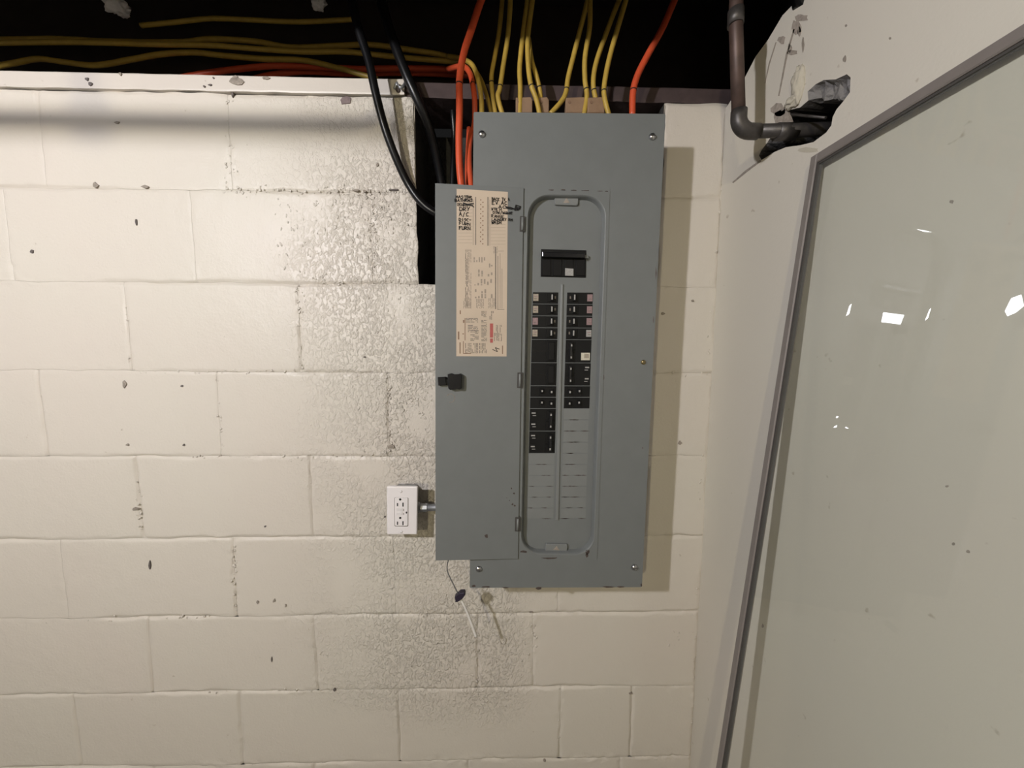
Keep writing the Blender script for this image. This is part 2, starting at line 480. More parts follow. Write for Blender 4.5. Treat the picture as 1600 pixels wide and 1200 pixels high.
def block(x0, x1, z0, z1, lo=False, free_l=False, free_r=False):
    nx = max(3, int((x1 - x0) / (0.05 if lo else 0.006)))
    nz = 5 if lo else 32
    xs, zs = edge_ticks(x0, x1, nx), edge_ticks(z0, z1, nz)
    bm = bmesh.new()
    G = []
    for z in zs:
        row = []
        for x in xs:
            dl, dr_ = x - x0, x1 - x
            if free_l: dl += 0.003
            if free_r: dr_ += 0.003
            dv = min(dl, dr_)                      # to a head joint
            dh = min(z - z0, z1 - z)               # to a bed joint
            gm = sstep(-0.30, 0.45, noise.noise(Vector((x*3.3, z*3.3, 3.1))) + .25*noise.noise(Vector((x*17, z*17, 6.0))))
            gm2 = sstep(-0.35, 0.40, noise.noise(Vector((x*2.7 + 7, z*2.7, 12.4))) + .25*noise.noise(Vector((x*15, z*15, 2.0))))
            wd = 0.0042 + 0.0028 * noise.noise(Vector((x*23, z*23, 4.4)))
            g = (0.0006 + 0.0042 * gm) * math.exp(-(dh / wd) ** 2) + (0.0005 + 0.0038 * gm2) * math.exp(-(dv / wd) ** 2)
            # pillowy lip of paint beside the joint
            lip = 0.0010 * math.exp(-((min(dv, dh) - 0.010) / 0.006) ** 2) * noise.noise(Vector((x*31, z*31, 7.7)))
            und = 0.0012 * noise.noise(Vector((x*6, z*6, 0.3))) + 0.0005 * noise.noise(Vector((x*40, z*40, 2.3)))
            und += (0.0022 * noise.noise(Vector((x*75, z*75, 3.3))) + 0.0012 * noise.noise(Vector((x*150, z*150, 6.1)))) * math.exp(-(min(dv, dh) / 0.013) ** 2) * sstep(-.1, .5, noise.noise(Vector((x*5, z*5, 21.0))) + .35 * sstep(-.9, -.1, x))
            wx, wz = wob(x, z)
            if free_l and x - x0 < .002: wx += 0.004 * noise.noise(Vector((z*30, 3, 1)))
            row.append(bm.verts.new((x + wx, min(0.0042, g - lip - und), z + wz)))
        G.append(row)
    for i in range(len(zs) - 1):
        for j in range(len(xs) - 1):
            f = bm.faces.new((G[i][j], G[i][j+1], G[i+1][j+1], G[i+1][j])); f.smooth = True
    # returns to the core
    ring = [G[0][j] for j in range(len(xs))] + [G[i][-1] for i in range(1, len(zs))] + [G[-1][j] for j in range(len(xs)-2, -1, -1)] + [G[i][0] for i in range(len(zs)-2, 0, -1)]
    back = [bm.verts.new((v.co.x, 0.03, v.co.z)) for v in ring]
    for i in range(len(ring)):
        k = (i + 1) % len(ring)
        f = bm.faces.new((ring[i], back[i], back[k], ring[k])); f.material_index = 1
    return link_bm('block', bm, [M['block'], M['concrete_dark']], wall_back)

def X(px, py): return at(px, py).x
COURSE = [
    [X(359, 220)], [X(302, 370), X(580, 370)], [X(199, 510), X(468, 510)], [X(66, 650), X(341, 650), X(608, 650)],
    [X(217, 780), X(486, 780)], [X(365, 900), X(617, 900)], [X(234, 1030), X(494, 1030), X(747, 1030), X(833, 1030)],
    [X(119, 1140), X(376, 1140), X(623, 1140), X(875, 1140), X(986, 1140)],
    [-0.90, -0.49, -0.09, 0.31], [-1.1, -0.69, -0.29, 0.12]]
for c, js in enumerate(COURSE):
    z1 = ZK0 - c * CH
    z0 = max(0.002, z1 - CH)
    js = list(js)
    while js[0] > X_L + 0.45: js.insert(0, js[0] - 0.4064)
    while js[-1] < XR - 0.5: js.append(js[-1] + 0.4064)
    edges = [X_L] + js + [XR + 0.004]
    for a, b in zip(edges, edges[1:]):
        spans = [(a, b, False, False)]
        if c < 2:
            spans = []
            if a < NX0: spans.append((a, min(b, NX0), False, b > NX0))
            if b > NX1: spans.append((max(a, NX1), b, a < NX1, False))
        for (p, q, fl, frr) in spans:
            if q - p < 0.03: continue
            block(p, q, z0, z1, lo=(q < -1.42 or c > 8), free_l=fl, free_r=frr)

# crumbs of mortar and drips of thick paint standing proud of the blocks
def crumbs(name, spots, sd):
    r = random.Random(sd)
    proto = bmesh.new(); bmesh.ops.create_icosphere(proto, subdivisions=1, radius=1)
    pv = [v.co.copy() for v in proto.verts]; pf = [[v.index for v in f.verts] for f in proto.faces]; proto.free()
    V, Fc = [], []
    for (px, py, rx, rz) in spots:
        p = at(px, py)
        if p.x > NX0 - .004 and p.x < NX1 and p.z > NZ0 - .003: continue
        a = r.uniform(-.7, .7); ca, sa = math.cos(a), math.sin(a)
        h = min(rx, rz) * r.uniform(.18, .34)
        b = len(V)
        for v in pv:
            k = 1 + r.uniform(-.22, .22)
            x, z = v.x * rx * k, v.z * rz * k
            V.append((p.x + x * ca - z * sa, 0.0004 + v.y * h, p.z + x * sa + z * ca))
        Fc += [[b + i for i in f] for f in pf]
    me = bpy.data.meshes.new(name); me.from_pydata(V, [], Fc); me.materials.append(M['block'])
    for q in me.polygons: q.use_smooth = True
    o = bpy.data.objects.new(name, me); COL.objects.link(o); o.parent = wall_back
    o['kind'] = 'stuff'
    return o
rc_ = random.Random(11)
sp1 = []
def along(pts, n, spread, r0=.0010, r1=.0030):
    for _ in range(n):
        i = rc_.randrange(len(pts) - 1); t = rc_.random()
        x = lerp_(pts[i][0], pts[i+1][0], t) + rc_.gauss(0, spread); y = lerp_(pts[i][1], pts[i+1][1], t) + rc_.gauss(0, spread)
        q = rc_.uniform(r0, r1); sp1.append((x, y, q, q * rc_.uniform(.7, 1.6)))
def lerp_(a, b, t): return a + (b - a) * t
along([(468,448),(470,500),(471,575)], 46, 3)
along([(341,588),(343,640),(350,708)], 40, 3)
along([(608,585),(606,640),(612,706)], 60, 4)
along([(366,850),(364,900),(368,955)], 40, 3)
along([(614,845),(617,900),(614,955)], 60, 5)
along([(577,300),(580,360),(584,432)], 60, 4)
along([(350,296),(480,298),(640,299)], 80, 4)
along([(470,437),(560,434),(660,437)], 60, 4)
along([(210,582),(300,583),(470,577)], 50, 2.5)
along([(300,716),(400,715),(610,711)], 70, 3)
along([(212,720),(216,780),(220,836)], 22, 3)
along([(200,444),(198,510),(202,578)], 14, 2)
along([(66,590),(68,650)], 8, 2)
along([(747,985),(746,1060)], 16, 2.5)
along([(832,965),(836,1010),(828,1058)], 22, 2.5)
along([(875,1078),(872,1130),(868,1180)], 22, 3)
along([(600,1075),(300,1084)], 20, 2)
along([(0,972),(230,966),(360,964)], 26, 3)
along([(1134,200),(1121,390),(1106,560),(1093,800)], 60, 1.6)
along([(1093,800),(1085,1000),(1080,1190)], 40, 1.4)
along([(355,155),(360,230),(362,285)], 24, 4)
crumbs('mortar_crumbs', sp1, 5)
sp2 = []
for (x0, y0, x1, y1, n) in ((430,310,575,430,110),(585,310,645,430,80),(475,450,675,570,150),(615,590,676,705,190),(560,590,605,705,40),(610,720,676,760,70),(622,848,725,950,230),(560,855,608,950,45),(500,975,745,1065,260),(760,985,825,1060,35),(560,1062,760,1074,25),(1045,560,1090,700,45),(1040,470,1085,560,25),(1095,520,1112,720,30),(540,450,680,520,60),(640,930,735,965,40),(1040,985,1062,1010,10)):
    for _ in range(n):
        q = rc_.uniform(.0010, .0026)
        sp2.append((rc_.uniform(x0, x1), rc_.uniform(y0, y1), q, q * rc_.uniform(.9, 2.4)))
crumbs('paint_drips', sp2, 9)

# sill plates
SX = at(632, 130).x
def sill(name, xa, xb, yf, mat):
    bm = bmesh.new()
    za, zb = ZK0 + 0.0015, Z_S
    n = max(4, int((xb - xa) / 0.02))
    rows = []
    for i in range(n + 1):
        x = xa + (xb - xa) * i / n
        j = 0.0012 * noise.noise(Vector((x*14, 2.2, 0)))
        k = 0.0022 * noise.noise(Vector((x*22, 4.2, 0)))
        rows.append([bm.verts.new(p) for p in ((x, 0.12, za), (x, yf + j + .001, za + k), (x, yf + j, za + .003 + k), (x, yf + j*.6, zb - .003), (x, yf + .003, zb + k*.5), (x, 0.12, zb))])
    for a, b in zip(rows, rows[1:]):
        for t in range(6):
            bm.faces.new((a[t], b[t], b[(t+1) % 6], a[(t+1) % 6]))
    bm.faces.new(rows[0]); bm.faces.new(rows[-1][::-1])
    return finish(link_bm(name, bm, mat), kind='structure')
sill('trim_1', X_L, SX, -0.005, M['sill_paint'])
sill('trim_2', SX + 0.001, XR + .02, 0.004, M['bare_wood'])

# right-hand wall with the broken hole
HOLE = [(1190,250),(1186,243),(1189,236),(1198,224),(1206,212),(1209,197),(1220,184),(1232,172),(1250,168),(1263,157),(1262,143),(1274,132),(1287,125),
        (1306,124),(1323,116),(1329,121),(1328,144),(1318,158),(1307,171),(1301,183),(1299,196),(1291,207),(1271,222),(1250,227),(1228,230),(1211,237)]
hp = [atx(*q) for q in HOLE]
top = [(0.02, 0.5485), (-0.006, 0.5485), (-0.06, 0.566), (-0.095, 0.585), (-0.13, 0.590), (-0.165, 0.603), (-0.2, 0.599), (-0.3, 0.602), (Y_R, 0.602)]
outer = [(Y_R, 0.0), (0.02, 0.0)] + [(y, EYE + z) for y, z in top]
bm = bmesh.new()
def loop(vs):
    return [bm.edges.new((vs[i], vs[(i+1) % len(vs)])) for i in range(len(vs))]
ov = [bm.verts.new((XR, y, z)) for y, z in outer]
hv = [bm.verts.new(p) for p in hp]
bmesh.ops.triangle_fill(bm, use_beauty=True, use_dissolve=False, edges=loop(ov) + loop(hv))
ob_ = [bm.verts.new((XR + 0.19, v.co.y, v.co.z)) for v in ov]
for i in range(len(ov)):
    k = (i + 1) % len(ov)
    bm.faces.new((ov[i], ov[k], ob_[k], ob_[i]))
wall_right = finish(link_bm('wall_right', bm, M['wall'], loc=Vector((XR, 0, 0))), kind='structure')

# inside of the hole: broken grey rubble above, deep core below, its shade put into a dark tone
bm = bmesh.new()
pts2 = [Vector((p.y, p.z)) for p in hp]
nb = len(pts2)
ymin, ymax = min(p.x for p in pts2), max(p.x for p in pts2)
zmin, zmax = min(p.y for p in pts2), max(p.y for p in pts2)
def inside(q):
    c = False
    for i in range(nb):
        a, b = pts2[i], pts2[i-1]
        if (a.y > q.y) != (b.y > q.y) and q.x < (b.x - a.x) * (q.y - a.y) / (b.y - a.y) + a.x: c = not c
    return c
def edge_d(q):
    best = 9
    for i in range(nb):
        a, b = pts2[i-1], pts2[i]
        ab = b - a
        t = max(0, min(1, (q - a).dot(ab) / ab.length_squared))
        best = min(best, (q - a - ab * t).length)
    return best
inner = []
st = 0.0055
yy = ymin
while yy < ymax:
    zz = zmin
    while zz < zmax:
        q = Vector((yy + random.uniform(-.0015, .0015), zz + random.uniform(-.0015, .0015)))
        if inside(q) and edge_d(q) > 0.0022: inner.append(q)
        zz += st
    yy += st
res = delaunay_2d_cdt(pts2 + inner, [(i, (i+1) % nb) for i in range(nb)], [], 1, 1e-6)
V2, F2 = res[0], res[2]
RB = atx(1262, 150); RB2 = atx(1305, 165)
vv = []
for v in V2:
    e = edge_d(v)
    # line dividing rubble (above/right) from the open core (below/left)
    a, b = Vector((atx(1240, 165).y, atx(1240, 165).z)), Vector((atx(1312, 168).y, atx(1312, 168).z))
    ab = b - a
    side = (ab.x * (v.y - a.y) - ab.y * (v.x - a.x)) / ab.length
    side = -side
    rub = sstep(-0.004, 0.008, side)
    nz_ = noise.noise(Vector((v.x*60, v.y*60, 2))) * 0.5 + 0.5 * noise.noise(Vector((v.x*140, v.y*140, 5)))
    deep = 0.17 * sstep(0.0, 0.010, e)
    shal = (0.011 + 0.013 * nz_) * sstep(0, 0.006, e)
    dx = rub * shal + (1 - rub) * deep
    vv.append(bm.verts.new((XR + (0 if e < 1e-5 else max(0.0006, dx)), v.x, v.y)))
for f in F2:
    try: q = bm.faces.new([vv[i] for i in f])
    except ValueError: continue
    if sum(vv[i].co.x - XR for i in f) / len(f) > 0.03: q.material_index = 1  # deep faces get the dark tone in place of shade
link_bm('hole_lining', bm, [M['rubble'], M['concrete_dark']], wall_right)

def patch(name, pts, mat, parent, side='back', lift=0.0004, jag=0.0):
    """thin flake on a wall, outline in pixels"""
    bm = bmesh.new()
    P = [at(*q) if side == 'back' else atx(*q) for q in pts]
    ext = Vector((0, -1, 0)) if side == 'back' else Vector((-1, 0, 0))
    fr = [bm.verts.new(p + ext * (lift + 0.0018 * (side == 'back'))) for p in P]
    bk = [bm.verts.new(p - ext * 0.004) for p in P]
    bm.faces.new(fr)
    for i in range(len(P)):
        k = (i+1) % len(P)
        bm.faces.new((fr[i], bk[i], bk[k], fr[k]))
    return link_bm(name, bm, mat, parent)

def blot(cx, cy_, rx, ry, n=9, seed=0, jag=0.35):
    rnd = random.Random(seed + cx * 13 + cy_)
    return [(cx + rx * math.cos(2*math.pi*i/n) * (1 + rnd.uniform(-jag, jag)), cy_ + ry * math.sin(2*math.pi*i/n) * (1 + rnd.uniform(-jag, jag))) for i in range(n)]

# paint chips and marks on the block wall
for (cx, cyy, rx, ry, k) in ((374,131,10,6,'chip'),(371,126,4,4,'chip'),(419,125,6,2.6,'chip'),(542,157,9,7,'chip_mauve'),(141,127,2.5,2.5,'chip_dark'),(146,134,3,3,'chip_dark'),
        (193,119,2.5,2.5,'chip'),(323,138,2,1.6,'chip_dark'),(332,136,3,1.2,'chip_dark'),(337,125,1.6,1.2,'chip_dark'),(364,148,1.6,4,'chip_dark'),(184,192,4,2,'chip'),
        (214,347,1.5,5,'chip_dark'),(51,393,2.6,2.4,'chip_dark'),(285,603,2,1.6,'chip_dark'),(200,695,2.5,2,'chip'),(288,695,1.6,1.6,'chip_dark'),(235,883,1.6,6,'chip_dark'),
        (425,1030,1.0,4,'chip_dark'),(415,822,1.5,1.5,'chip_dark'),(523,1077,2.4,2,'chip_dark'),(612,698,5,3,'chip'),(195,600,3,5,'chip'),(212,795,5,3,'chip'),(570,558,2,1.5,'chip_dark'),(602,807,1.5,1.5,'chip_dark'),
        (429,938,2,3,'chip'),(447,946,1.6,3,'chip'),(403,940,1.8,2.5,'chip'),(557,298,4,1.6,'chip'),(570,299,3,1.6,'chip'),(616,297,9,1.2,'chip_dark'),(590,258,1.6,3,'chip'),(830,956,3,1.2,'chip'),
        (985,1083,3,1.2,'chip'),(851,1188,2,1.6,'chip'),(1062,692,3,3,'chip'),(1035,490,3,2,'chip'),(1082,470,2,2,'chip'),(228,292,6,2.5,'chip'),(150,290,5,4,'chip')):
    patch('paint_chip', blot(cx, cyy, rx, ry, 8), M[k], wall_back, lift=0.0055 if cyy < 143 else 0.0004)
# worn marks and cracks on the right wall
for (cx, cyy, rx, ry, k) in ((1487,315,3.5,3,'chip'),(1490,850,2.5,2.5,'chip'),(1513,862,2.8,2.5,'chip'),(1480,760,2.5,1.8,'chip'),(1192,978,1.5,3,'chip'),(1095,255,2.5,4,'chip'),(1322,40,1.6,2,'chip'),(1391,60,1.6,2,'chip'),
        (1320,92,3,5,'chip'),(1222,190,14,22,'scuff'),(1215,172,12,9,'scuff'),(1245,42,8,11,'scuff'),(1252,28,10,6,'scuff'),(1222,62,6,6,'scuff'),(1238,82,8,4,'chip'),(1234,75,3,8,'chip'),(1255,70,2,12,'chip'),(1249,50,3,7,'chip'),(1262,234,16,4,'plaster')):
    patch('worn_spot', blot(cx, cyy, rx, ry, 11, 3, 0.3), M[k], wall_right, 'right')
for pts in ([(1188,250),(1190,252),(1168,268),(1146,286),(1144,285),(1164,267)], [(1240,45),(1242,46),(1231,85),(1218,150),(1216,150),(1228,85)], [(1212,66),(1213.5,66),(1203,100),(1196,130),(1195,130),(1201,100)]):
    patch('crack', pts, M['chip'], wall_right, 'right')
# knob of old plaster above the hole
def lump(name, c, rx, ry, rz, mat, parent, sd, amp=0.18):
    bm = bmesh.new()
    bmesh.ops.create_icosphere(bm, subdivisions=4, radius=1)
    for v in bm.verts:
        k = 1 + amp * noise.noise(v.co * 2.2 + Vector((sd, 0, 0))) + amp * .5 * noise.noise(v.co * 6 + Vector((0, sd, 0)))
        v.co = Vector((v.co.x * rx, v.co.y * ry, v.co.z * rz)) * k + c
    return link_bm(name, bm, mat, parent, True)
c = atx(1249, 128)
lump('plaster_knob', c + Vector((0, 0, -.004)), 0.010, 0.013, 0.030, M['plaster'], wall_right, 3.0, 0.30)
lump('plaster_knob', atx(1240, 158), 0.008, 0.016, 0.011, M['plaster'], wall_right, 8.0, 0.35)
tube('steel_rod', [atx(1228, 178, XR + .004), atx(1290, 184, XR + .012)], 0.0022, M['solder'], wall_right)

# ================================================================== the electrical panel
PD = 0.110                                            # cover face, metres off the blocks
pc = at(880, 918, PD)
panel = thing('electrical_panel', Vector((pc.x, 0, pc.z)), 'grey metal breaker panel with its door open, mounted on the painted block wall', 'electrical panel')
CQ = [(740,175),(1040,178),(1003,917.5),(734,918.5)]
cq = pxpoly(CQ, PD)
def inset(poly, d):
    out = []
    n = len(poly)
    for i in range(n):
        p, a, b = Vector(poly[i]), Vector(poly[i-1]), Vector(poly[(i+1) % n])
        da, db = (a - p).normalized(), (b - p).normalized()
        s = math.sin(da.angle(db))
        out.append(tuple(p + (da + db) * (d / s)))
    return out
# enclosure box (open tray behind the cover)
bm = bmesh.new()
add_prism(bm, inset(cq, 0.007), -0.001, -(PD - 0.014))
link_bm('enclosure', bm, M['panel'], panel)

HQ = [(823.5,302),(949,304),(929,868),(812,866.5)]
hq = pxpoly(HQ, PD)
def hole_loop(off, r): return rounded(inset(hq, off), r, 8)
def plate_with_hole(name, outer_poly, rings, y_front, thick, mat, parent, bev=0.0012):
    """flat sheet with a rounded opening whose wall steps through rings [(offset, radius, y), ...]"""
    bm = bmesh.new()
    o = [bm.verts.new((x, y_front, z)) for x, z in outer_poly]
    R = []
    for off, r, y in rings:
        R.append([bm.verts.new((x, y, z)) for x, z in hole_loop(off, r)])
    es = [bm.edges.new((o[i], o[(i+1) % len(o)])) for i in range(len(o))] + [bm.edges.new((R[0][i], R[0][(i+1) % len(R[0])])) for i in range(len(R[0]))]
    bmesh.ops.triangle_fill(bm, use_beauty=True, use_dissolve=False, edges=es)
    for A, B in zip(R, R[1:]):
        for i in range(len(A)):
            f = bm.faces.new((A[i], A[(i+1) % len(A)], B[(i+1) % len(A)], B[i])); f.smooth = True
    e1 = [bm.verts.new((v.co.x, y_front + thick, v.co.z)) for v in o]
    for i in range(len(o)):
        k = (i+1) % len(o)
        bm.faces.new((o[i], o[k], e1[k], e1[i]))
    return link_bm(name, bm, mat, parent)
cover_poly = rounded(cq, 0.003, 3)
plate_with_hole('cover', cover_poly, [(-0.004, 0.047, -PD), (-0.004, 0.047, -PD + 0.004)], -PD, 0.016, M['panel'], panel)
frame_poly = pxpoly([(819,296.5),(953,299),(933,873),(808,873)], PD + .0012)
plate_with_hole('door_frame', frame_poly, [(0.0, 0.044, -PD - .0012), (0.0012, 0.043, -PD - .0018), (0.0028, 0.042, -PD - .0008), (0.0045, 0.040, -PD + .004), (0.0065, 0.038, -PD + .017)], -PD - .0012, 0.0012, M['panel'], panel)

DF = 0.0945                                           # dead-front plate
slab('dead_front', [(815,292),(957,294),(937,878),(802,876)], DF - .002, DF, M['panel_in'], panel)

# lines on the dead front run with the panel: interpolate between measured columns
def lerp(a, b, t): return a + (b - a) * t
Y0, Y1 = 456.5, 810.0
ZA, ZB = at(850, Y0, DF).z, at(850, Y1, DF).z
def slot_z(i): return lerp(ZA, ZB, i / 20.0)
def colx(name, i):
    a, b = {'l0': (832.5, 823.5), 'l1': (872.5, 865), 'r0': (886, 875.5), 'r1': (926.5, 915.5)}[name]
    t = i / 20.0
    return lerp(at(a, Y0, DF).x, at(b, Y1, DF).x, t)
def slab_w(name, x0, x1, z0, z1, d0, d1, mat, parent, bevel=0.0, sh=0.0, seg=1):
    """box on the dead front, leaning with the panel by sh metres at its foot"""
    bm = bmesh.new()
    add_prism(bm, [(x0, z1), (x1, z1), (x1 + sh, z0), (x0 + sh, z0)], -d0, -d1, 0, bevel, seg)
    return link_bm(name, bm, mat, parent)
SH = (colx('l0', 20) - colx('l0', 0)) / 20.0

def breaker(side, i, n, kind, sticker):
    z1, z0 = slot_z(i) - 0.0004, slot_z(i + n) + 0.0004
    x0, x1 = (colx('l0', i), colx('l1', i)) if side == 'l' else (colx('r0', i), colx('r1', i))
    sh = SH * n
    b = slab_w('breaker', x0, x1, z0, z1, DF - 0.001, DF + 0.0022, M['black_dull'], panel, 0.0008, sh)
    finish(b, {'single': 'black single-pole breaker', 'double': 'black double-pole breaker with tied toggle', 'tandem': 'black tandem breaker with two toggles', 'smooth': 'plain black double-pole breaker'}[kind])
    W = x1 - x0
    outer = (lambda t: x0 + W * t) if side == 'l' else (lambda t: x1 - W * t)     # 0 at the outside edge, 1 by the centre rib
    def cell(name, t0, t1, f0, f1, d0, d1, mat, bev=0.0006):
        xa, xb = sorted((outer(t0), outer(t1)))
        h = z1 - z0
        sx = sh * (f0 + f1) / 2
        return slab_w(name, xa + sx, xb + sx, z1 - h * f1, z1 - h * f0, d0, d1, mat, b, bev)
    front = DF + 0.0022
    if kind == 'single':
        cell('toggle_well', 0.56, 0.93, 0.10, 0.84, front - .001, front + 0.0012, M['black'])
        cell('toggle', 0.68, 0.80, 0.16, 0.78, front, front + 0.0085, M['toggle'], 0.0016)
        cell('toggle_glint', 0.71, 0.76, 0.24, 0.68, front + .008, front + 0.0088, M['sticker_grey'], 0)  # glint on the toggle painted as a pale strip
        cell('well_glint', 0.85, 0.90, 0.34, 0.56, front + .0005, front + 0.0015, M['print_grey'], 0)  # glint in the well painted as a small grey spot
    elif kind == 'double':
        for f in (0.0, 0.5):
            cell('toggle_well', 0.62, 0.94, f + 0.06, f + 0.44, front - .001, front + 0.0012, M['black'])
        cell('toggle', 0.74, 0.86, 0.10, 0.88, front, front + 0.0085, M['toggle'], 0.0018)
        for f in (0.20, 0.72): cell('toggle_glint', 0.77, 0.82, f, f + 0.09, front + .008, front + 0.0088, M['sticker_grey'], 0)  # painted glints, one per pole
    elif kind == 'smooth':
        cell('toggle_well', 0.58, 0.95, 0.05, 0.95, front - .001, front + 0.0014, M['black'])
        cell('toggle', 0.64, 0.90, 0.10, 0.90, front, front + 0.0045, M['black_dull'], 0.0016)
        cell('pole_seam', 0.02, 0.62, 0.485, 0.515, front - .001, front + 0.0008, M['toggle'], 0)
    elif kind == 'tandem':
        cell('toggle_well', 0.36, 0.92, 0.10, 0.88, front - .001, front + 0.0010, M['black'])
        cell('toggle', 0.38, 0.50, 0.24, 0.62, front, front + 0.0075, M['toggle'], 0.0016)
        cell('toggle', 0.74, 0.86, 0.30, 0.72, front, front + 0.0075, M['toggle'], 0.0016)
        cell('toggle_glint', 0.41, 0.47, 0.34, 0.50, front + .007, front + 0.0078, M['sticker_grey'], 0)  # pale spots painted as glints on both toggles
        cell('toggle_glint', 0.77, 0.83, 0.42, 0.60, front + .007, front + 0.0078, M['sticker_grey'], 0)
    if sticker:
        mt = M['sticker_' + sticker]
        if sticker == 'white':
            st_ = cell('sticker', 0.05, 0.39, 0.56, 0.89, front - .0005, front + 0.0014, mt, 0)
            cell('sticker_print', 0.09, 0.27, 0.61, 0.80, front, front + 0.0017, M['sticker_tan'], 0)
        elif n == 2:
            for f in (0.0, 0.5):
                cell('sticker', 0.05, 0.25, f + 0.10, f + 0.36, front - .0005, front + 0.0008, M['black'], 0)
                cell('rating_mark', 0.07, 0.22, f + 0.16, f + 0.22, front, front + 0.0011, mt, 0)
                cell('rating_mark', 0.11, 0.24, f + 0.29, f + 0.32, front, front + 0.0011, mt, 0)
        else:
            cell('sticker', 0.02, 0.22, 0.16, 0.76, front - .0005, front + 0.0010, mt, 0)
            cell('rating_mark', 0.05, 0.19, 0.34, 0.42, front, front + 0.0013, M['sticker_pink'], 0)
            cell('rating_mark', 0.05, 0.16, 0.54, 0.60, front, front + 0.0013, M['print_grey'], 0)

i = 0
for (n, k, s) in ((1,'single','tan'),(1,'single','tan'),(1,'single','pink'),(1,'single','tan'),(2,'smooth',None),(2,'smooth',None),(1,'tandem',None),(1,'tandem',None),(2,'double','grey'),(2,'double','grey')):
    breaker('l', i, n, k, s); i += n
nl = i
i = 0
for (n, k, s) in ((1,'single','pink'),(1,'single','pink'),(1,'single','pink'),(1,'single','grey'),(2,'double','white'),(2,'double','grey'),(1,'tandem',None),(1,'tandem',None)):
    breaker('r', i, n, k, s); i += n
nr = i
# blank twist-out plates below the breakers
for side, start in (('l', nl), ('r', nr)):
    for i in range(start, 20):
        x0, x1 = (colx('l0', i), colx('l1', i)) if side == 'l' else (colx('r0', i), colx('r1', i))
        slab_w('blank_plate', x0 + .0005, x1 - .0005, slot_z(i + 1) + .0006, slot_z(i) - .0006, DF - .0005, DF + 0.0016, M['panel_in'], panel, 0.0006, SH)
# centre rib
bm = bmesh.new()
add_prism(bm, pxpoly([(876.5,444),(880.5,444),(873,813),(867.5,813)], DF + .004), -DF, -(DF + 0.0045), 0, 0.0014, 2)
link_bm('centre_rib', bm, M['panel_in'], panel)
# grime and rust flecks along the blanks, foot and edges
rnd = random.Random(4)
def fleck(px, py, rx, ry, d, k='rust'):
    poly = [(at(x, y, d).x, at(x, y, d).z) for x, y in blot(px, py, rx, ry, 7, rnd.randint(0, 999), 0.4)]
    bm = bmesh.new(); add_prism(bm, poly, -d + .0006, -d - .00015)
    link_bm('rust_fleck', bm, M[k], panel)
for i in range(11, 21):
    z = slot_z(i)
    for t in range(3):
        x = lerp(colx('r0', i), colx('r1', i), rnd.uniform(.1, .9))
        bm = bmesh.new(); add_prism(bm, [(x - rnd.uniform(.004, .012), z + .0004), (x, z + rnd.uniform(.0006, .0012)), (x + rnd.uniform(.004, .012), z + .0003), (x, z - rnd.uniform(.0006, .0012))], -DF, -DF - .0018)
        link_bm('grime_streak', bm, M['rust'], panel)
for i in range(15, 21):
    z = slot_z(i)
    for t in range(2):
        x = lerp(colx('l0', i), colx('l1', i), rnd.uniform(.15, .85))
        bm = bmesh.new(); add_prism(bm, [(x - rnd.uniform(.003, .010), z + .0004), (x, z + .0008), (x + rnd.uniform(.003, .010), z + .0003), (x, z - .0008)], -DF, -DF - .0018)
        link_bm('grime_streak', bm, M['rust'], panel)
for q in ((862,772,5,3,DF+.0013),(842,851,6,3,DF),(900,857,9,3,DF),(918,862,4,4,PD+.0013),(836,861,6,3,DF),(860,872,14,1.2,PD+.0013),(917,868,3,4,PD+.0013),(818,862,5,2,PD+.0013)):
    fleck(*q)
for q in ((862,297,5,.7),(880,296.6,4,.9),(897,297.2,5,.6),(915,297.8,6,.7),(938,298.6,5,.7),(948,299,3,.8)):
    fleck(q[0], q[1], q[2], q[3], PD + .0012)
for q in ((842,919,5,2.2),(740,916,3,2),(760,917,6,1.2),(790,918,5,1),(950,917,8,1),(1002,914,1.4,2.2),(970,917,6,1)):
    fleck(q[0], q[1], q[2], q[3], PD)
for q in ((1025,427,1.2,8),(1021,500,1.0,5),(943,590,1.4,4),(940,637,1.2,5),(1004,700,1,1.6)):
    fleck(q[0], q[1], q[2], q[3], PD, 'chip_dark')
# rating tabs at head and foot of the opening
tab = slab('tab', [(867,306),(904,307),(903.5,321),(866.5,320)], DF, DF + 0.007, M['panel_in'], panel, r=0.004, bevel=0.001)
slab('tab_mark', [(880,317),(885,308.5),(890,317)], DF + .0065, DF + 0.0074, M['chip'], tab)
tab = slab('tab', [(853,850),(887,850.5),(886,863),(852,862.5)], DF, DF + 0.007, M['panel_in'], panel, r=0.003, bevel=0.001)
slab('tab_mark', [(864,859),(870,853),(874,860)], DF + .0065, DF + 0.0074, M['chip'], tab)

# main breaker
mb = slab('main_breaker', [(845.5,389),(916,391),(915.5,433.5),(845,432)], DF - .001, DF + 0.004, M['black_dull'], panel, bevel=0.001)
finish(mb, 'wide black main breaker with horizontal handle')
slab('handle', [(847,393),(914,395),(914,403),(847,401)], DF + .003, DF + 0.016, M['toggle'], mb, bevel=0.002, seg=2)
for xa in (847, 864, 882, 900):
    slab('pole_face', [(xa,405),(xa+14,405.5),(xa+14,431),(xa,430.5)], DF + .003, DF + 0.0056, M['black'], mb, bevel=0.0008)
slab('rating_sticker', [(883,419),(896,420),(896,431),(883,430.5)], DF + .005, DF + 0.0060, M['sticker_grey'], mb)
slab('lock_tab', [(914,398),(920,399),(920,404),(914,403)], DF, DF + 0.008, M['panel_in'], mb, bevel=0.0008)

